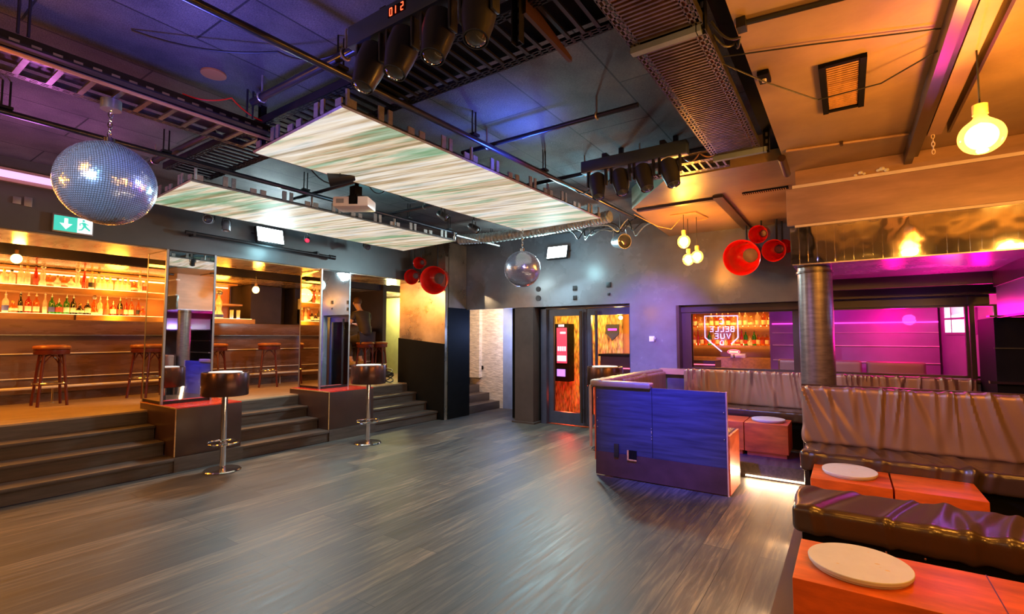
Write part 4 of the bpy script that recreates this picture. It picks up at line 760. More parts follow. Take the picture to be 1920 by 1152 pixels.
# far sofa
t = thing('leather_sofa', 'wrinkled taupe leather sofa against the window wall', 'sofa', (-.3, 7.0, .15))
mk('backrest', B().cushion(-1.93, 1.12, 7.12, 7.235, .60, 1.045, .025, folds(.022, 26.0, 0, 1.12, .0, (0, -1, 0), 5, .12), .013), MAT['leather2'], t); mk('seat_cushion', B().cushion(-1.93, 1.12, 6.78, 7.20, .47, .60, .03, folds(.006, 8, 0), .02), MAT['leather'], t); mk('sofa_base', B().box(-1.9, 1.12, 6.84, 7.2, .151, .475), MAT['black'], t)
# far tables
t = thing('box_table', 'red stained wood box table with a disc behind the booth', 'low table', (-.8, 6.5, .15), 'red wood box tables'); mk('table_box', B().box(-1.02, -.58, 6.22, 6.68, .20, .52, .004), MAT['tablewood'], t); mk('table_plinth', B().box(-1.0, -.60, 6.25, 6.66, .151, .20), MAT['boothred'], t)
t = thing('box_table', 'red stained wood box table half hidden behind the booth end', 'low table', (-1.4, 6.5, .15), 'red wood box tables'); mk('table_box', B().box(-1.90, -1.03, 6.22, 6.68, .20, .52, .004), MAT['tablewood'], t); mk('table_plinth', B().box(-1.88, -1.05, 6.25, 6.66, .151, .20), MAT['boothred'], t)
disc(-.80, 6.46, .522, .175, .17, 'cream round disc on the far red box table behind the booth')
# booth bench with the dark plywood back
t = thing('booth_bench', 'large dark plywood booth back with blue light on it, bench behind it', 'booth', (-1.65, 5.3, 0))
mk('front_panel', B().box(-2.32, -1.695, 5.03, 5.055, .26, .985).box(-1.69, -.975, 5.03, 5.055, .26, .97), MAT['boothblue'], t)
mk('kick_board', B().box(-2.32, -.975, 5.022, 5.054, .012, .259), M('plum_kick_board', (.045, .018, .028), .4), t)
mk('side_panel', B().box(-.975, -.955, 5.03, 5.52, .012, .56).box(-2.335, -2.315, 5.03, 7.2, .16, .98), MAT['boothred'], t)
mk('panel_edge', B().box(-.98, -.968, 5.02, 5.05, .0, .975), MAT['fascia'], t)
mk('back_board', B().box(-2.31, -.98, 5.06, 5.09, .16, .965), MAT['boothred'], t)
mk('seat_cushion', B().cushion(-2.28, -.97, 5.10, 5.56, .42, .56, .03, folds(.005, 8, 0), .02), MAT['leather'], t); mk('bench_box', B().box(-2.28, -.98, 5.12, 5.50, .155, .42), MAT['boothred'], t)
mk('back_pad', B().cushion(-2.35, -1.70, 5.0, 5.13, .955, 1.02, .02, folds(.003, 12, 0), .02), MAT['leather2'], t)
mk('side_pad', B().cushion(-2.38, -2.24, 5.0, 7.2, .955, 1.03, .025, folds(.004, 10, 1), .02), MAT['leather2'], t)
mk('side_back_cushion', B().cushion(-2.31, -2.20, 5.6, 7.2, .55, 1.0, .03, folds(.008, 9, 1), .02), MAT['leather2'], t); mk('side_seat_cushion', B().cushion(-2.20, -1.95, 5.6, 6.75, .42, .56, .03, None, .04), MAT['leather'], t)
mk('socket_plate', B().box(-2.105, -2.055, 5.008, 5.03, .22, .36, .004), MAT['darkmetal'], t); mk('cutout', B().box(-1.95, -1.86, 5.018, 5.024, .215, .31), MAT['black'], t); mk('cutout_edge', B().box(-1.96, -1.945, 5.01, 5.024, .205, .31).box(-1.95, -1.86, 5.01, 5.024, .205, .218), MAT['barwood'], t)
q = B()
for k in range(26):
    x, z = random.choice([(-2.30, random.uniform(.3, .9)), (-1.70, random.uniform(.3, .9)), (random.uniform(-2.3, -1.0), .25), (-1.0, random.uniform(.1, .9))]); q.sph((x, 5.026, z), .0055, (1, .5, 1), 6, 4)
mk('screw', q, MAT['bracket'], t)
mk('pad_edge_profile', B().box(-2.385, -2.365, 5.0, 5.03, .30, .97), MAT['fascia'], t)
struct('trim_8', B().box(-2.30, -1.94, 7.18, 7.30, .96, 1.04), MAT['fascia'])

# ================================================================== HANGING THINGS
# mirror balls
def mirror_ball(o, r, lab, ztop, group='mirror balls'):
    t = thing('mirror_ball', lab, 'disco ball', o, group); O = Vector(o)
    mk('ball_core', B().sph(o, r * .985, u=32, v=20), MAT['darkmetal'], t)
    q = B(); rng = random.Random(int(r * 1000)); n = int(pi * r / .0125 / 1.05); hgt = pi / n
    for i in range(n):
        a0 = -pi / 2 + i * hgt; am = a0 + hgt / 2; m = max(6, int(2 * pi * r * cos(am) / (hgt * r)))
        for k in range(m):
            b0 = 2 * pi * k / m; g = .10
            P = []
            for (ua, ub) in ((g, g), (1 - g, g), (1 - g, 1 - g), (g, 1 - g)):
                a = a0 + hgt * ub; b_ = b0 + 2 * pi / m * ua; P.append(Vector((cos(a) * cos(b_), cos(a) * sin(b_), sin(a))) * r)
            c = sum(P, Vector()) / 4; j = Vector((rng.gauss(0, 1), rng.gauss(0, 1), rng.gauss(0, 1))) * .03; rot = Matrix.Rotation(j.length, 3, j.normalized())
            q.b.faces.new([q.b.verts.new(O + c + rot @ (p - c)) for p in P])
    mk('mirror_tiles', q, MAT['balltile'], t, flat=True)
    mk('top_cap', B().cyl((o[0], o[1], o[2] + r * .97), (o[0], o[1], o[2] + r + .03), .03, n=16), MAT['chrome'], t)
    q = B(); z = o[2] + r + .03; k = 0
    while z < ztop:
        a = Vector((1, 0, 0)) if k % 2 else Vector((0, 1, 0)); q.tube([Vector((o[0], o[1], z + .02)) + a * .011 * cos(u) + Vector((0, 0, .021)) * sin(u) for u in [2 * pi * i / 10 for i in range(10)]], .0035, 5, True); z += .034; k += 1
    mk('chain', q, MAT['chrome'], t); return t
b1 = mirror_ball((-3.86, 1.08, 2.475), .262, 'big disco ball hanging at the left over the dance floor', 3.0)
mk('motor', B().cyl((-3.86, 1.08, 2.955), (-3.86, 1.08, 3.018), .055, n=24), MAT['greymetal'], b1)
mirror_ball((-3.42, 5.24, 2.37), .232, 'smaller disco ball hanging before the back header', 2.93)

# LED screens
def led_panel(P, z, lab):
    (A, Bq, C_, D) = P; t = thing('video_ceiling_panel', lab, 'video panel', ((A[0] + C_[0]) / 2, (A[1] + C_[1]) / 2, z), 'suspended ceiling video panels')
    V = [Vector((p[0], p[1], z)) for p in P]
    mk('screen', B().prism([v for v in V], (0, 0, .006)), MAT['screen'], t)
    c = sum(V, Vector()) / 4; W = [c + (v - c) * 1.006 + Vector((0, 0, .007)) for v in V]
    mk('panel_back', B().prism(W, (0, 0, .02)), MAT['darkmetal'], t)
    q = B()
    for i in range(4): a, b_ = W[i] + Vector((0, 0, .0)), W[(i + 1) % 4]; q.cyl(a, b_, .010, n=4)
    mk('frame_rail', q, MAT['bracket'], t)
    def clips(a, b_, n):
        d = (b_ - a).normalized()
        for i in range(n):
            f = (i + .5) / n
            for off, hh, ww in ((0, .095, .022), (.075, .095, .018), (-.22, .05, .028), (.26, .045, .03)):
                p = a.lerp(b_, f) + d * off
                if (p - a).dot(d) < 0.01 or (b_ - p).dot(d) < .01: continue
                q2.box(p.x - (ww if abs(d.x) > .5 else .006), p.x + (ww if abs(d.x) > .5 else .006), p.y - (ww if abs(d.y) > .5 else .006), p.y + (ww if abs(d.y) > .5 else .006), z + .02, z + .02 + hh)
    q2 = B(); clips(W[1], W[2], 6); clips(W[0], W[1], 2); clips(W[0], W[3], 6); clips(W[3], W[2], 2); mk('mounting_brackets', q2, MAT['bracket'], t)
    q3 = B()
    for f in (.01, .34, .67, .99):
        for (a, b_) in ((W[1], W[2]), (W[0], W[3])): p = a.lerp(b_, f); q3.cyl((p.x, p.y, z + .02), (p.x, p.y, z + .125), .013, n=8)
    mk('hanger', q3, MAT['bracket'], t)
led_panel([(-3.68, 1.92), (-2.50, 1.83), (-2.38, 5.31), (-3.52, 5.37)], 2.9, 'long glowing video panel under the ceiling, the nearer and larger one'); led_panel([(-5.98, 2.03), (-4.83, 1.96), (-4.70, 5.40), (-5.93, 5.54)], 2.9, 'long glowing video panel under the ceiling, the one nearer the bar')

# rails above the panels
def rail(p0, p1, r, lab, hangers, mat='pipe', square=False):
    t = thing('suspended_rail', lab, 'rail', p0); p0, p1 = Vector(p0), Vector(p1)
    mk('rail_bar', B().box(min(p0.x, p1.x) - r, max(p0.x, p1.x) + r, p0.y, p1.y, p0.z - r, p0.z + r, .004) if square else B().tube([p0, p1], r, 12), MAT[mat], t)
    for y in hangers:
        q = B(); f = (y - p0.y) / (p1.y - p0.y); p = p0.lerp(p1, f)
        for dy in (-.02, .02): q.cyl((p.x, y + dy, p.z), (p.x, y + dy, CZ), .006, n=6)
        q.box(p.x - .03, p.x + .03, y - .035, y + .035, p.z + r, p.z + r + .018)
        mk('drop_rod', q, MAT['darkmetal'], t)
rail((-2.47, -.5, 3.03), (-2.22, 6.0, 3.03), .022, 'long dark pipe over the right edge of the nearer video panel', (1.72, 2.9, 3.9, 4.9)); rail((-4.68, -1, 3.03), (-4.73, 5.45, 3.03), .022, 'long dark pipe over the inner edge of the bar side video panel', (.74, 1.7, 3.0, 4.5, 5.3))
rail((-4.73, 5.46, 3.0), (-4.70, 6.5, 3.0), .014, 'pale pipe end beyond the bar side video panel', (6.3,), 'duct')
# perforated rail and ladder tray along the left
t = thing('slotted_rail', 'black slotted rail running along the left cable tray', 'rail', (-3.5, 1, 3.0))
q = B().box(-3.50, -3.485, -1, 1.95, 2.98, 3.06).box(-3.50, -3.42, -1, 1.95, 2.98, 2.99)
mk('rail_profile', q, MAT['darkmetal'], t); q = B()
for i in range(34): q.box(-3.484, -3.481, -.9 + .085 * i, -.86 + .085 * i, 3.015, 3.03)
mk('slots', q, MAT['bracket'], t); 
for y in (.59, 1.75):
    for dy in (-.02, .02): mk('drop_rod', B().cyl((-3.45, y + dy, 3.05), (-3.45, y + dy, CZ), .007, n=6), MAT['pipe'], t)
mk('rail_lip', B().box(-3.52, -3.505, -1, 1.95, 2.96, 2.975), MAT['barwood'], t)
def ladder_tray(name, lab, x0, x1, y0, y1, z, along, pitch, rungw, mat='traymetal', h=.055, cat='cable tray'):
    t = thing(name, lab, cat, ((x0 + x1) / 2, (y0 + y1) / 2, z)); q = B(); g = B(); sl = .028
    if along == 'Y':
        for x in (x0, x1):
            s_ = 1 if x == x0 else -1
            y = y0
            while y < y1:           # slotted bottom flange made of short webs
                q.box(min(x, x + s_ * .05), max(x, x + s_ * .05), y, y + .016, z, z + .003); y += .05
            q.box(min(x, x + s_ * .008), max(x, x + s_ * .008), y0, y1, z, z + .003).box(min(x + s_ * .022, x + s_ * .030), max(x + s_ * .022, x + s_ * .030), y0, y1, z, z + .003).box(min(x + s_ * .044, x + s_ * .052), max(x + s_ * .044, x + s_ * .052), y0, y1, z, z + .003).box(x - .002, x + .002, y0, y1, z, z + h)
        y = y0 + .04
        while y < y1: g.box(x0 + .05, x1 - .05, y, y + rungw, z, z + .012); y += pitch
    else:
        for yy in (y0, y1):
            s_ = 1 if yy == y0 else -1; x = x0
            while x < x1: q.box(x, x + .016, min(yy, yy + s_ * .05), max(yy, yy + s_ * .05), z, z + .003); x += .05
            for a, b_ in ((0, .008), (.022, .030), (.044, .052)): q.box(x0, x1, min(yy + s_ * a, yy + s_ * b_), max(yy + s_ * a, yy + s_ * b_), z, z + .003)
            q.box(x0, x1, yy - .002, yy + .002, z, z + h)
        x = x0 + .04
        while x < x1: g.box(x, x + rungw, y0 + .05, y1 - .05, z, z + .012); x += pitch
    mk('side_rails', q, MAT[mat], t); mk('rungs', g, MAT[mat], t); return t
lt = ladder_tray('cable_tray', 'narrow ladder cable tray at the upper left carrying the big disco ball', -3.98, -3.62, -1, 1.98, 3.02, 'Y', .145, .028)
mk('tray_cover', B().box(-3.93, -3.67, -1, 1.98, 3.075, 3.08), MAT['brown'], lt)
t1 = ladder_tray('cable_tray', 'dark ladder cable tray crossing above the nearer video panel', -5.2, -.93, 1.86, 2.27, 3.06, 'X', .085, .02, 'darkmetal'); mk('tray_cover', B().box(-2.5, -.93, 1.90, 2.24, 3.118, 3.122), MAT['black'], t1)
# slotted strut with arm holding the trays
for (x, y, lab) in ((-1.22, 1.83, 'black slotted strut hanging at the top centre before the dark tray'), (-3.62, 1.93, 'black slotted strut beside the left corner of the nearer video panel'), (-.52, 2.34, 'slotted strut beside the orange lit tray'), (-.47, 4.18, 'short slotted strut at the far end of the orange lit tray')):
    t = thing('slotted_strut', lab, 'strut', (x, y, 2.9)); zb = 2.86 if x < -1 and x > -2 else 2.93
    mk('strut_channel', B().box(x - .022, x - .018, y - .02, y + .02, zb, CZ).box(x + .018, x + .022, y - .02, y + .02, zb, CZ).box(x - .022, x + .022, y + .018, y + .022, zb, CZ), MAT['darkmetal'], t)
    q = B(); z = zb + .02
    while z < CZ - .04: q.box(x - .008, x + .008, y + .015, y + .018, z, z + .03); z += .055
    mk('slots', q, MAT['bracket'], t)
    if x == -1.22: mk('support_arm', B().prism([(x + .02, 1.84, 3.0), (x + .02, 2.30, 2.985), (x + .02, 2.30, 3.01), (x + .02, 1.84, 3.09)], (.02, 0, 0)), MAT['brown'], t)
    elif x > -1: mk('support_arm', B().box(-.86, x, y - .02, y + .02, zb, zb + .04), MAT['bluetint'], t)
t2 = ladder_tray('cable_tray', 'wide orange lit perforated cable tray at the top right of centre', -.86, -.51, .6, 4.12, 2.96, 'Y', .03, .012, 'traymetal', .05)
mk('tray_cover', B().box(-.82, -.55, .6, 4.12, 2.985, 2.99), MAT['barpanel'], t2)
t3 = ladder_tray('cable_tray', 'short cable tray crossing behind the rear moving head bar', -1.65, -.80, 4.25, 4.55, 2.99, 'X', .06, .015)
# cross pipes
def cross_pipe(x0, x1, y, z, lab, clamps, r=.024, mat='pipe', dy=0.0):
    t = thing('lighting_pipe', lab, 'pipe', (x0, y, z)); mk('pipe', B().tube([(x0, y, z), (x1, y + dy, z)], r, 14), MAT[mat], t)
    for c in clamps:
        f = (c - x0) / (x1 - x0); yy = y + dy * f
        mk('pipe_clamp', B().tube([(c, yy + (r + .006) * cos(2 * pi * k / 16), z + (r + .006) * sin(2 * pi * k / 16)) for k in range(16)], .007, 6, True).cyl((c, yy, z + r), (c, yy, CZ), .007, n=8), MAT['bracket'], t)
cross_pipe(-3.30, -.9, 1.69, 3.10, 'thick dark pipe carrying the front moving head bar', (-3.18, -2.3, -1.75)); cross_pipe(-5.25, -4.05, 1.78, 3.10, 'thick dark pipe end right of the big disco ball', (-5.15,))
cross_pipe(-2.72, -1.14, 3.21, 3.10, 'violet lit pipe above the middle of the nearer video panel edge', (-2.45, -1.45), .018); cross_pipe(-5.0, -.75, 4.26, 3.08, 'long violet lit pipe behind the rear moving head bar', (-4.2, -2.05, -1.5), .02, dy=-.02)
cross_pipe(-5.3, -2.9, 3.2, 3.10, 'dark pipe seen in the gap between the video panels', (-4.0,), .018)
# foil duct
t = thing('foil_duct', 'pale flexible foil duct behind the video panels', 'duct', (-4, 6.1, 3.0)); pts = [(-5.1, 5.95, 3.06), (-4.5, 6.1, 3.05), (-3.7, 6.15, 3.07), (-3.1, 6.1, 3.08), (-2.55, 6.05, 3.10)]
q = B(); P = []
for i in range(97):
    u = i / 96 * 4; k = min(3, int(u)); P.append(Vector(pts[k]).lerp(Vector(pts[k + 1]), u - k))
q.tube(P, .085, 14)
for i, v in enumerate(q.b.verts): k = i // 14; c = P[min(k, 96)]; v.co = c + (v.co - c) * (1.0 if k % 2 else .86)
mk('duct_hose', q, MAT['duct'], t); mk('duct_strap', B().tube([(-3.4, 6.12 + .09 * cos(2 * pi * k / 16), 3.075 + .09 * sin(2 * pi * k / 16)) for k in range(16)], .006, 5, True), MAT['bracket'], t)
# conduit mess near the back header
t = thing('cable_bundle', 'pale bundle of cables and foil above the back header', 'cables', (-3, 6.7, 3.0)); q = B(); random.seed(3)
for k in range(9):
    a = Vector((-3.5 + .12 * k, 6.5 + random.uniform(-.15, .3), 3.1)); mk('cable', B().tube([a + Vector((.45 * u + .04 * sin(7 * u + k), .1 * sin(3 * u + k), -.10 * sin(pi * u) + .04 * sin(9 * u + k))) for u in [i / 12 for i in range(13)]], .009, 6), MAT['duct'] if k % 2 else MAT['cable'], t)

# moving head bars
def moving_head_bar(xc, y, z, heads, lab, tilts, disp=False):
    t = thing('moving_head_bar', lab, 'stage light', (xc, y, z), 'moving head light bars'); x0, x1 = heads[0] - .14, heads[-1] + .14
    mk('bar_housing', B().box(x0, x1, y - .045, y + .05, z - .005, z + .10, .008), MAT['housing2'], t)
    for i, (hx, ti) in enumerate(zip(heads, tilts)):
        d = Vector(ti).normalized(); c = Vector((hx, y - .01, z - .115))
        h = mk('light_head', B().lathe([(0, -.09), (.05, -.09), (.068, -.07), (.072, .0), (.066, .05), (.058, .09), (.052, .125), (.052, .135), (.046, .135)], 28, o=c, axis=d), MAT['headbody'], t)
        mk('lens', B().lathe([(.048, .128), (.03, .145), (0, .15)], 24, o=c, axis=d), MAT['lens'], h)
        for a_ in (-.088, .074): mk('yoke', B().box(hx + a_, hx + a_ + .014, y - .035, y + .015, z - .14, z - .004, .004), MAT['housing'], t)
    for hx in (x0 + .2, x1 - .2): mk('mounting_clamp', B().box(hx - .02, hx + .02, y, y + (.12 if disp else .40), z + .10, z + .15).box(hx - .02, hx + .02, y + (.17 if disp else .38), y + (.20 if disp else .41), z + .10, CZ), MAT['darkmetal'], t)
    if disp:
        mk('display_window', B().box(disp - .055, disp + .055, y - .0475, y - .045, z + .03, z + .075), MAT['black'], t); q = B()
        for k, ch in enumerate(('0', '1', ' ', '2')):
            cx = disp - .036 + .024 * k
            seg = {'0': 'abcdef', '1': 'bc', '2': 'abged', ' ': ''}[ch]
            S7 = {'a': (-.007, .007, .016, .0185), 'g': (-.007, .007, -.00125, .00125), 'd': (-.007, .007, -.0185, -.016), 'b': (.006, .0085, .0, .017), 'c': (.006, .0085, -.017, 0), 'f': (-.0085, -.006, 0, .017), 'e': (-.0085, -.006, -.017, 0)}
            for s_ in seg: a = S7[s_]; q.box(cx + a[0], cx + a[1], y - .0495, y - .0475, z + .0525 + a[2], z + .0525 + a[3])
        mk('red_digits', q, MAT['redlamp'], t)
        mk('maker_plate', B().box(disp + .16, disp + .20, y - .0475, y - .0455, z + .06, z + .075), MAT['white'], t)
MAT['housing2'] = M('blue_black_fixture_case', (.035, .05, .085), .30, var=.1)
moving_head_bar(-1.5, 1.50, 2.915, (-1.83, -1.62, -1.40, -1.18), 'front moving head bar with red digits, at the top above the nearer video panel', ((-.12, -.3, -1), (-.05, -.3, -1), (.02, -.28, -1), (.08, -.25, -1)), disp=-1.62)
moving_head_bar(-1.4, 3.86, 2.93, (-1.74, -1.53, -1.33, -1.12), 'rear moving head bar near the orange ceiling, without lit digits', ((.2, -.3, -1), (.25, -.3, -1), (.3, -.25, -1), (.3, -.2, -1)))
# projector
t = thing('projector', 'white projector hanging between the two video panels', 'projector', (-3.78, 2.9, 2.72))
pjm = Matrix.Translation((-3.80, 2.93, 2.70)) @ Matrix.Rotation(R(32), 4, 'Z')
def pj(q): q.b.transform(pjm); return q
mk('projector_body', pj(B().box(-.165, .165, -.12, .12, 0, .095, .018)), MAT['white'], t); mk('projector_lens', pj(B().cyl((.03, -.135, .055), (.03, -.11, .055), .028, n=20).box(-.01, .07, -.126, -.12, .02, .09)), MAT['black'], t)
mk('vent_grille', pj(B().box(-.13, -.06, -.124, -.12, .03, .07)), MAT['greymetal'], t); mk('ceiling_mount', B().cyl((-3.80, 2.95, 2.79), (-3.80, 2.95, CZ), .02, n=12).box(-3.90, -3.70, 2.87, 3.03, 2.797, 2.82).box(-3.84, -3.76, 2.9, 2.98, 2.82, 2.92), MAT['black'], t)
# par cans and small spots
def spot(name, lab, c, d, r, L, mat, lensmat, zt, cat='spotlight', yoke='darkmetal'):
    t = thing(name, lab, cat, c); c = Vector(c); d = Vector(d).normalized(); sd = d.cross(Vector((0, 0, 1))).normalized()
    mk('lamp_body', B().lathe([(0, -L * .6), (r * .6, -L * .6), (r * .8, -L * .45), (r * .9, 0), (r, L * .5), (r * .94, L * .5), (r * .85, L * .3)], 24, o=c, axis=d), MAT[mat], t)
    mk('lens', B().lathe([(r * .9, L * .38), (r * .5, L * .44), (0, L * .46)], 20, o=c, axis=d), MAT[lensmat], t)
    top = c + Vector((0, 0, r * 1.9)); mk('yoke', B().tube([c + sd * r * 1.05, c + sd * r * 1.05 + Vector((0, 0, r * .9)), top + sd * r * .8, top - sd * r * .8, c - sd * r * 1.05 + Vector((0, 0, r * .9)), c - sd * r * 1.05], .006, 6).cyl(top, (top.x, top.y, zt), .008, n=8), MAT[yoke], t)
spot('par_can', 'silver par can with a dark lens hanging right of the back floodlight', (-2.64, 6.6, 2.86), (.75, -.62, -.15), .105, .26, 'greymetal', 'lens', CZ, yoke='steel')
spot('par_can', 'small par can with a red lens in the gap between the video panels', (-3.60, 2.62, 2.88), (-.6, -.75, -.25), .062, .20, 'darkmetal', 'parred', CZ)
spot('spotlight', 'small black spot under the nearer video panel edge, the left of two', (-3.66, 4.0, 2.84), (.7, .2, -.5), .045, .12, 'housing', 'lens', CZ); spot('spotlight', 'small black spot under the nearer video panel edge, the right of two', (-3.72, 4.62, 2.82), (.7, .2, -.5), .05, .13, 'housing', 'lens', CZ)
spot('spotlight', 'small glassy spot on the header right of the big disco ball', (-6.35, 2.78, 2.92), (.75, -.6, -.1), .055, .12, 'greymetal', 'lens', CZ); spot('spotlight', 'small downward lamp next to the glassy spot on the header', (-6.35, 2.98, 2.88), (.1, -.1, -1), .05, .12, 'greymetal', 'lens', CZ)
spot('spotlight', 'small silver spot near the ceiling over the right mirrored pillar', (-6.3, 5.1, 2.94), (.8, -.3, -.3), .05, .12, 'greymetal', 'lens', CZ); spot('spotlight', 'tiny red tipped spot hanging left of the red horns', (-6.2, 4.0, 2.86), (.5, -.5, -.4), .035, .09, 'darkmetal', 'parred', CZ)

# red horns
def horn(lab, c, r, d, L):
    t = thing('red_horn', lab, 'horn speaker', c, 'red enamel horns'); c = Vector(c); d = Vector(d).normalized()
    p = [(r, 0), (r * 1.03, .004), (r * 1.03, -.012), (r * .97, -.02), (r * .90, -L * .35), (r * .84, -L * .8), (r * .55, -L), (0, -L), (0, -L + .01), (r * .52, -L + .01), (r * .80, -L * .78), (r * .86, -L * .35), (r * .94, -.02), (r, 0)]
    mk('horn_shell', B().lathe(p, 44, o=c, axis=d), MAT['bell'], t, sharp=1.0); mk('speaker_cone', B().lathe([(0, -L + .03), (r * .30, -L + .03), (r * .42, -L + .015), (r * .42, -L + .011)], 28, o=c, axis=d), MAT['belldark'], t)
    b = c - d * (L * .6); mk('hanger', B().cyl((b.x, b.y, b.z + r * .8), (b.x, b.y, min(LZ if b.x > -2.15 else CZ, 3.25)), .012, n=8), MAT['darkmetal'], t)
DR = (-.16, -.95, -.20); DL = (.42, -.88, -.20)
horn('largest red horn of the right cluster by the mirror canopy', (-1.10, 6.85, 2.52), .225, DR, .36); horn('small red horn on top of the right cluster', (-.90, 6.85, 2.80), .112, DR, .24); horn('middle sized red horn at the right of the right cluster', (-.73, 6.85, 2.575), .135, DR, .26)
horn('red horn turned away behind the right cluster', (-.62, 7.12, 2.66), .09, (.5, -.8, .1), .13)
horn('largest red horn of the left cluster over the stage end', (-6.02, 6.35, 2.50), .245, DL, .38); horn('small red horn on top of the left cluster', (-6.34, 6.30, 2.83), .105, DL, .22); horn('middle sized red horn at the left of the left cluster', (-6.47, 6.25, 2.58), .135, DL, .26)

# pendant bulbs
def pendant(lab, c, r, ztop, power, squash=1.0):
    t = thing('pendant_bulb', lab, 'pendant lamp', c, 'glass globe pendants'); x, y, z = c
    A = [(-pi / 2 + i * pi / 20) for i in range(18)]
    mk('glass_globe', B().lathe([(r * cos(a), r * squash * sin(a)) for a in A if a < .95] + [(r * .38, r * .95), (r * .28, r * 1.1), (r * .26, r * 1.25)], 32, o=c), MAT['bulbglass'], t)
    mk('glowing_core', B().lathe([(r * .7 * cos(a), r * .75 * squash * sin(a)) for a in A] + [(0, r * .78)], 24, o=c), MAT['bulb'], t)
    mk('socket', B().cyl((x, y, z + r * 1.2), (x, y, z + r * 1.2 + .05), r * .3 + .004, n=16), MAT['barwood'], t); mk('cord', B().tube([(x, y, z + r * 1.2 + .05), (x, y, ztop)], .004, 6), MAT['cable'], t)
    lamp('pendant_light', 'POINT', (x, y, z - r * 1.25), WARM, power * .5, size=.05); lamp('pendant_light', 'POINT', (x, y - r * 1.4, z + .02), WARM, power * .5, size=.05)
pendant('large glowing glass globe hanging over the lounge at the upper right', (.585, 3.30, 2.50), .092, LZ, 75, .95)
pendant('glowing glass globe, the highest of the three near the back wall', (-1.62, 6.10, 2.665), .075, LZ, 42, 1.1); pendant('glowing glass globe, the lowest of the three near the back wall', (-1.635, 6.35, 2.48), .070, LZ, 20, 1.1); pendant('glowing glass globe, the rightmost of the three near the back wall', (-1.52, 6.32, 2.50), .072, LZ, 20, 1.1)
t = thing('ceiling_hook_frame', 'thin wire frame on the ceiling holding the three globes', 'ceiling fitting', (-1.6, 6.2, LZ - .02)); mk('wire_frame', B().tube([(-1.75, 6.0, LZ - .012), (-1.45, 6.0, LZ - .012), (-1.40, 6.4, LZ - .012), (-1.52, 6.4, LZ - .03)], .006, 6), MAT['barwood'], t); mk('loose_wire', B().tube([(-2.1, 5.7, LZ - .01), (-1.95, 6.1, LZ - .10), (-1.8, 6.2, LZ - .14), (-1.66, 6.15, LZ - .02)], .005, 6), MAT['barwood'], t)
# lounge ceiling fittings
t = thing('ceiling_vent', 'rusty rectangular vent grille on the orange ceiling', 'vent', (.03, 3.45, LZ - .02)); mk('vent_frame', B().box(-.085, -.055, 3.12, 3.80, LZ - .025, LZ - .001).box(.105, .135, 3.12, 3.80, LZ - .025, LZ - .001).box(-.055, .105, 3.12, 3.15, LZ - .02, LZ - .001).box(-.055, .105, 3.77, 3.80, LZ - .02, LZ - .001), MAT['black'], t)
q = B()
for k in range(22): q.box(-.05, .10, 3.16 + .0275 * k, 3.172 + .0275 * k, LZ - .016, LZ - .008)
mk('vent_slats', q, MAT['barwood'], t); mk('vent_cavity', B().box(-.055, .105, 3.15, 3.77, LZ - .004, LZ - .001), MAT['brown'], t)
t = thing('linear_grille', 'long slotted black grille on the orange ceiling before the canopy', 'vent', (-.8, 4.8, LZ - .01)); mk('grille_frame', B().box(-.86, -.44, 5.50, 5.58, LZ - .012, LZ - .001), MAT['black'], t); q = B()
for k in range(20): q.box(-.85 + .02 * k, -.842 + .02 * k, 5.51, 5.57, LZ - .016, LZ - .012)
mk('grille_bars', q, MAT['barwood'], t)
struct('beam_lounge', B().box(.425, .475, 1.0, 5.04, 2.90, LZ - .001).box(.475, .515, 1.0, 5.04, 2.95, LZ - .001), MAT['brown'])
t = thing('ceiling_channel', 'wide metal channel running along the orange ceiling at the upper right', 'channel', (.55, 3, LZ - .06)); mk('channel_face', B().box(.52, .60, 1.0, 4.55, LZ - .055, LZ - .001), MAT['fascia'], t); mk('channel_lip', B().box(.625, .64, 1.0, 4.5, LZ - .07, LZ - .001), MAT['brown'], t); mk('channel_edge', B().box(.64, .655, 1.0, 4.5, LZ - .04, LZ - .001), MAT['fascia'], t)
struct('ceiling_edge_shade', B().box(-.50, -.385, -3.2, 5.06, 3.10, CZ - .001), MAT['black'])  # dark band: side of the ceiling drop, its shade put into black
t = thing('conduit', 'thin pale conduit across the orange ceiling before the canopy', 'conduit', (0, 4.4, LZ - .02)); mk('conduit_tube', B().tube([(-.36, 4.42, LZ - .012), (.42, 4.55, LZ - .012)], .011, 8), MAT['fascia'], t); mk('conduit_clip', B().box(.0, .02, 4.46, 4.50, LZ - .028, LZ - .001), MAT['brown'], t)
t = thing('conduit', 'violet edged conduit at the top of the orange ceiling', 'conduit', (0, 2.4, LZ - .02)); mk('conduit_tube', B().tube([(-.37, 2.47, LZ - .014), (.42, 2.58, LZ - .014)], .013, 8), MAT['pipe'], t); mk('conduit_bracket', B().box(-.385, -.345, 2.43, 2.49, LZ - .05, LZ - .001), MAT['darkmetal'], t)
for i, (pts, lab) in enumerate((([(-.52, 2.75, 2.98), (-.33, 3.02, 2.93), (-.1, 3.35, 2.90), (.2, 3.35, 2.91), (.43, 3.2, 2.95)], 'sagging wire from the perforated tray past the vent to the right beam'), ([(-.5, 2.72, 2.99), (-.1, 2.85, 2.985), (.42, 3.05, 2.985)], 'taut wire crossing the orange ceiling above the vent'))):
    P = [Vector(p) for p in pts]; tag(mk('hanging_wire', B().tube([P[min(int(u), len(P) - 2)].lerp(P[min(int(u), len(P) - 2) + 1], u - min(int(u), len(P) - 2)) for u in [k / 8 * (len(P) - 1) for k in range(9)]], .004, 6), MAT['cable']), lab, 'wire')
t = thing('hanging_chain', 'short pale chain hanging from the channel end by the big globe', 'chain', (.55, 4.55, 2.85)); q = B()
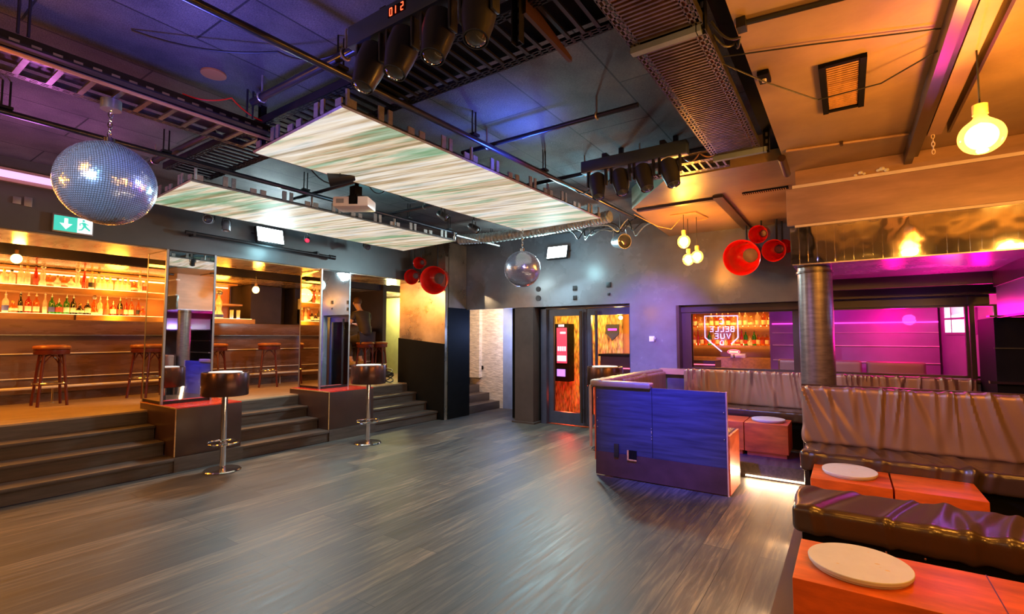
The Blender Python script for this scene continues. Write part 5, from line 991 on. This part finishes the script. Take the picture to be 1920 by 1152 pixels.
for k in range(6): a = Vector((1, 0, 0)) if k % 2 else Vector((0, 1, 0)); q.tube([Vector((.55, 4.53, 2.96 - .028 * k)) + a * .009 * cos(u) + Vector((0, 0, .018)) * sin(u) for u in [2 * pi * i / 10 for i in range(10)]], .0028, 5, True)
mk('chain_links', q, MAT['ledge'], t); mk('chain_hook', B().tube([(.55, 4.53, LZ), (.55, 4.53, 2.975)], .003, 5), MAT['ledge'], t)
t = thing('junction_box', 'small dark junction box on the edge of the orange ceiling', 'junction box', (-.34, 3.05, LZ - .03)); mk('box_body', B().box(-.375, -.315, 3.0, 3.12, LZ - .03, LZ - .001, .004), MAT['black'], t); mk('box_gland', B().cyl((-.345, 3.06, LZ - .045), (-.345, 3.06, LZ - .03), .012, n=10), MAT['ledge'], t)
tag(mk('ceiling_stub_pipe', B().tube([(-.40, 4.52, LZ - .03), (-.40, 4.95, LZ - .045)], .03, 12), MAT['brown']), 'short brown pipe stub at the end of the black ceiling edge', 'pipe')
# struts of the lowered back ceiling
struct('beam_back_ceiling', B().box(-1.14, -1.04, 5.45, 7.3, LZ - .03, LZ - .001).box(-2.0, -1.14, 5.52, 5.58, LZ - .025, LZ - .001), MAT['brown'])
tag(mk('ceiling_recess_disc', B().cyl((-3.42, 1.49, CZ - .012), (-3.42, 1.49, CZ - .001), .075, n=28), MAT['barpanel']), 'round rust coloured disc standing in for a ceiling recess above the slotted rail', 'ceiling plate')  # flat disc stands in for a round recess in the ceiling
lamp('canopy_front_warm', 'POINT', (1.3, 3.6, 2.3), WARM, 30, size=.1)
lamp('passage_light', 'SPOT', (-5.55, 7.75, 2.25), (1, .66, .36), 150, (-6.8, 8.45, 1.2), .04, angle=95, blend=.6)
lamp('passage_light', 'POINT', (-5.5, 7.95, 1.6), (.30, .45, 1), 45, size=.08)
lamp('stage_end_light', 'SPOT', (-7.3, 5.0, 2.5), (1, .72, .40), 160, (-6.6, 6.7, 1.75), .05, angle=75, blend=.7)
lamp('stage_passage_light', 'POINT', (-8.9, 7.95, 2.2), (1, .9, .4), 55, size=.1)

# loose cables around the rigs
def loose_cable(pts, lab, r=.006, mat='cable', sag=.05):
    P = [Vector(p) for p in pts]; o = []
    for a, b_ in zip(P, P[1:]):
        for i in range(8): u = i / 8; o.append(a.lerp(b_, u) - Vector((0, 0, sag * 4 * u * (1 - u))))
    o.append(P[-1]); t = thing('loose_cable', lab, 'cable', pts[0]); mk('cable_run', B().tube(o, r, 6), MAT[mat], t); return t
loose_cable([(-3.3, 1.0, 3.24), (-2.75, 1.55, 3.2), (-2.35, 1.69, 3.13)], 'thin black cable curving across the ceiling to the front lighting pipe')
loose_cable([(-3.85, 2.1, 3.15), (-3.9, 2.45, 3.08), (-3.86, 2.85, 2.98)], 'black cable sagging towards the projector from the left', sag=.12)
loose_cable([(-3.80, 3.08, 2.98), (-3.85, 3.4, 3.08), (-3.9, 3.9, 3.05)], 'black cable sagging away from the projector to the right', sag=.1)
loose_cable([(-3.52, 1.35, 3.08), (-3.4, 1.6, 3.12), (-3.5, 1.9, 3.09)], 'small red wire lying on the slotted rail end', .005, 'bell', .03)
loose_cable([(-1.95, 1.66, 3.14), (-1.75, 1.6, 3.05), (-1.55, 1.65, 3.14), (-1.35, 1.62, 3.1)], 'tangled black cable over the front moving head bar', .007, sag=.04)
loose_cable([(-1.85, 1.67, 3.13), (-1.68, 1.60, 3.09), (-1.6, 1.66, 3.12)], 'short red cable over the front moving head bar', .005, 'bell', .02)
loose_cable([(-.48, 2.36, 2.98), (-.38, 2.5, 2.94), (-.42, 2.62, 2.99), (-.5, 2.5, 3.0)], 'cable loop hanging by the strut of the orange lit tray', .006, sag=.04)
loose_cable([(-1.1, 4.2, 3.02), (-.95, 4.1, 3.0), (-.8, 4.15, 3.02)], 'yellow cable by the far end of the orange lit tray', .006, 'barwood', .05)
loose_cable([(-2.3, 4.5, 3.05), (-2.0, 4.35, 3.0), (-1.75, 4.3, 3.08)], 'black cable sagging left of the rear moving head bar', .006, sag=.08)
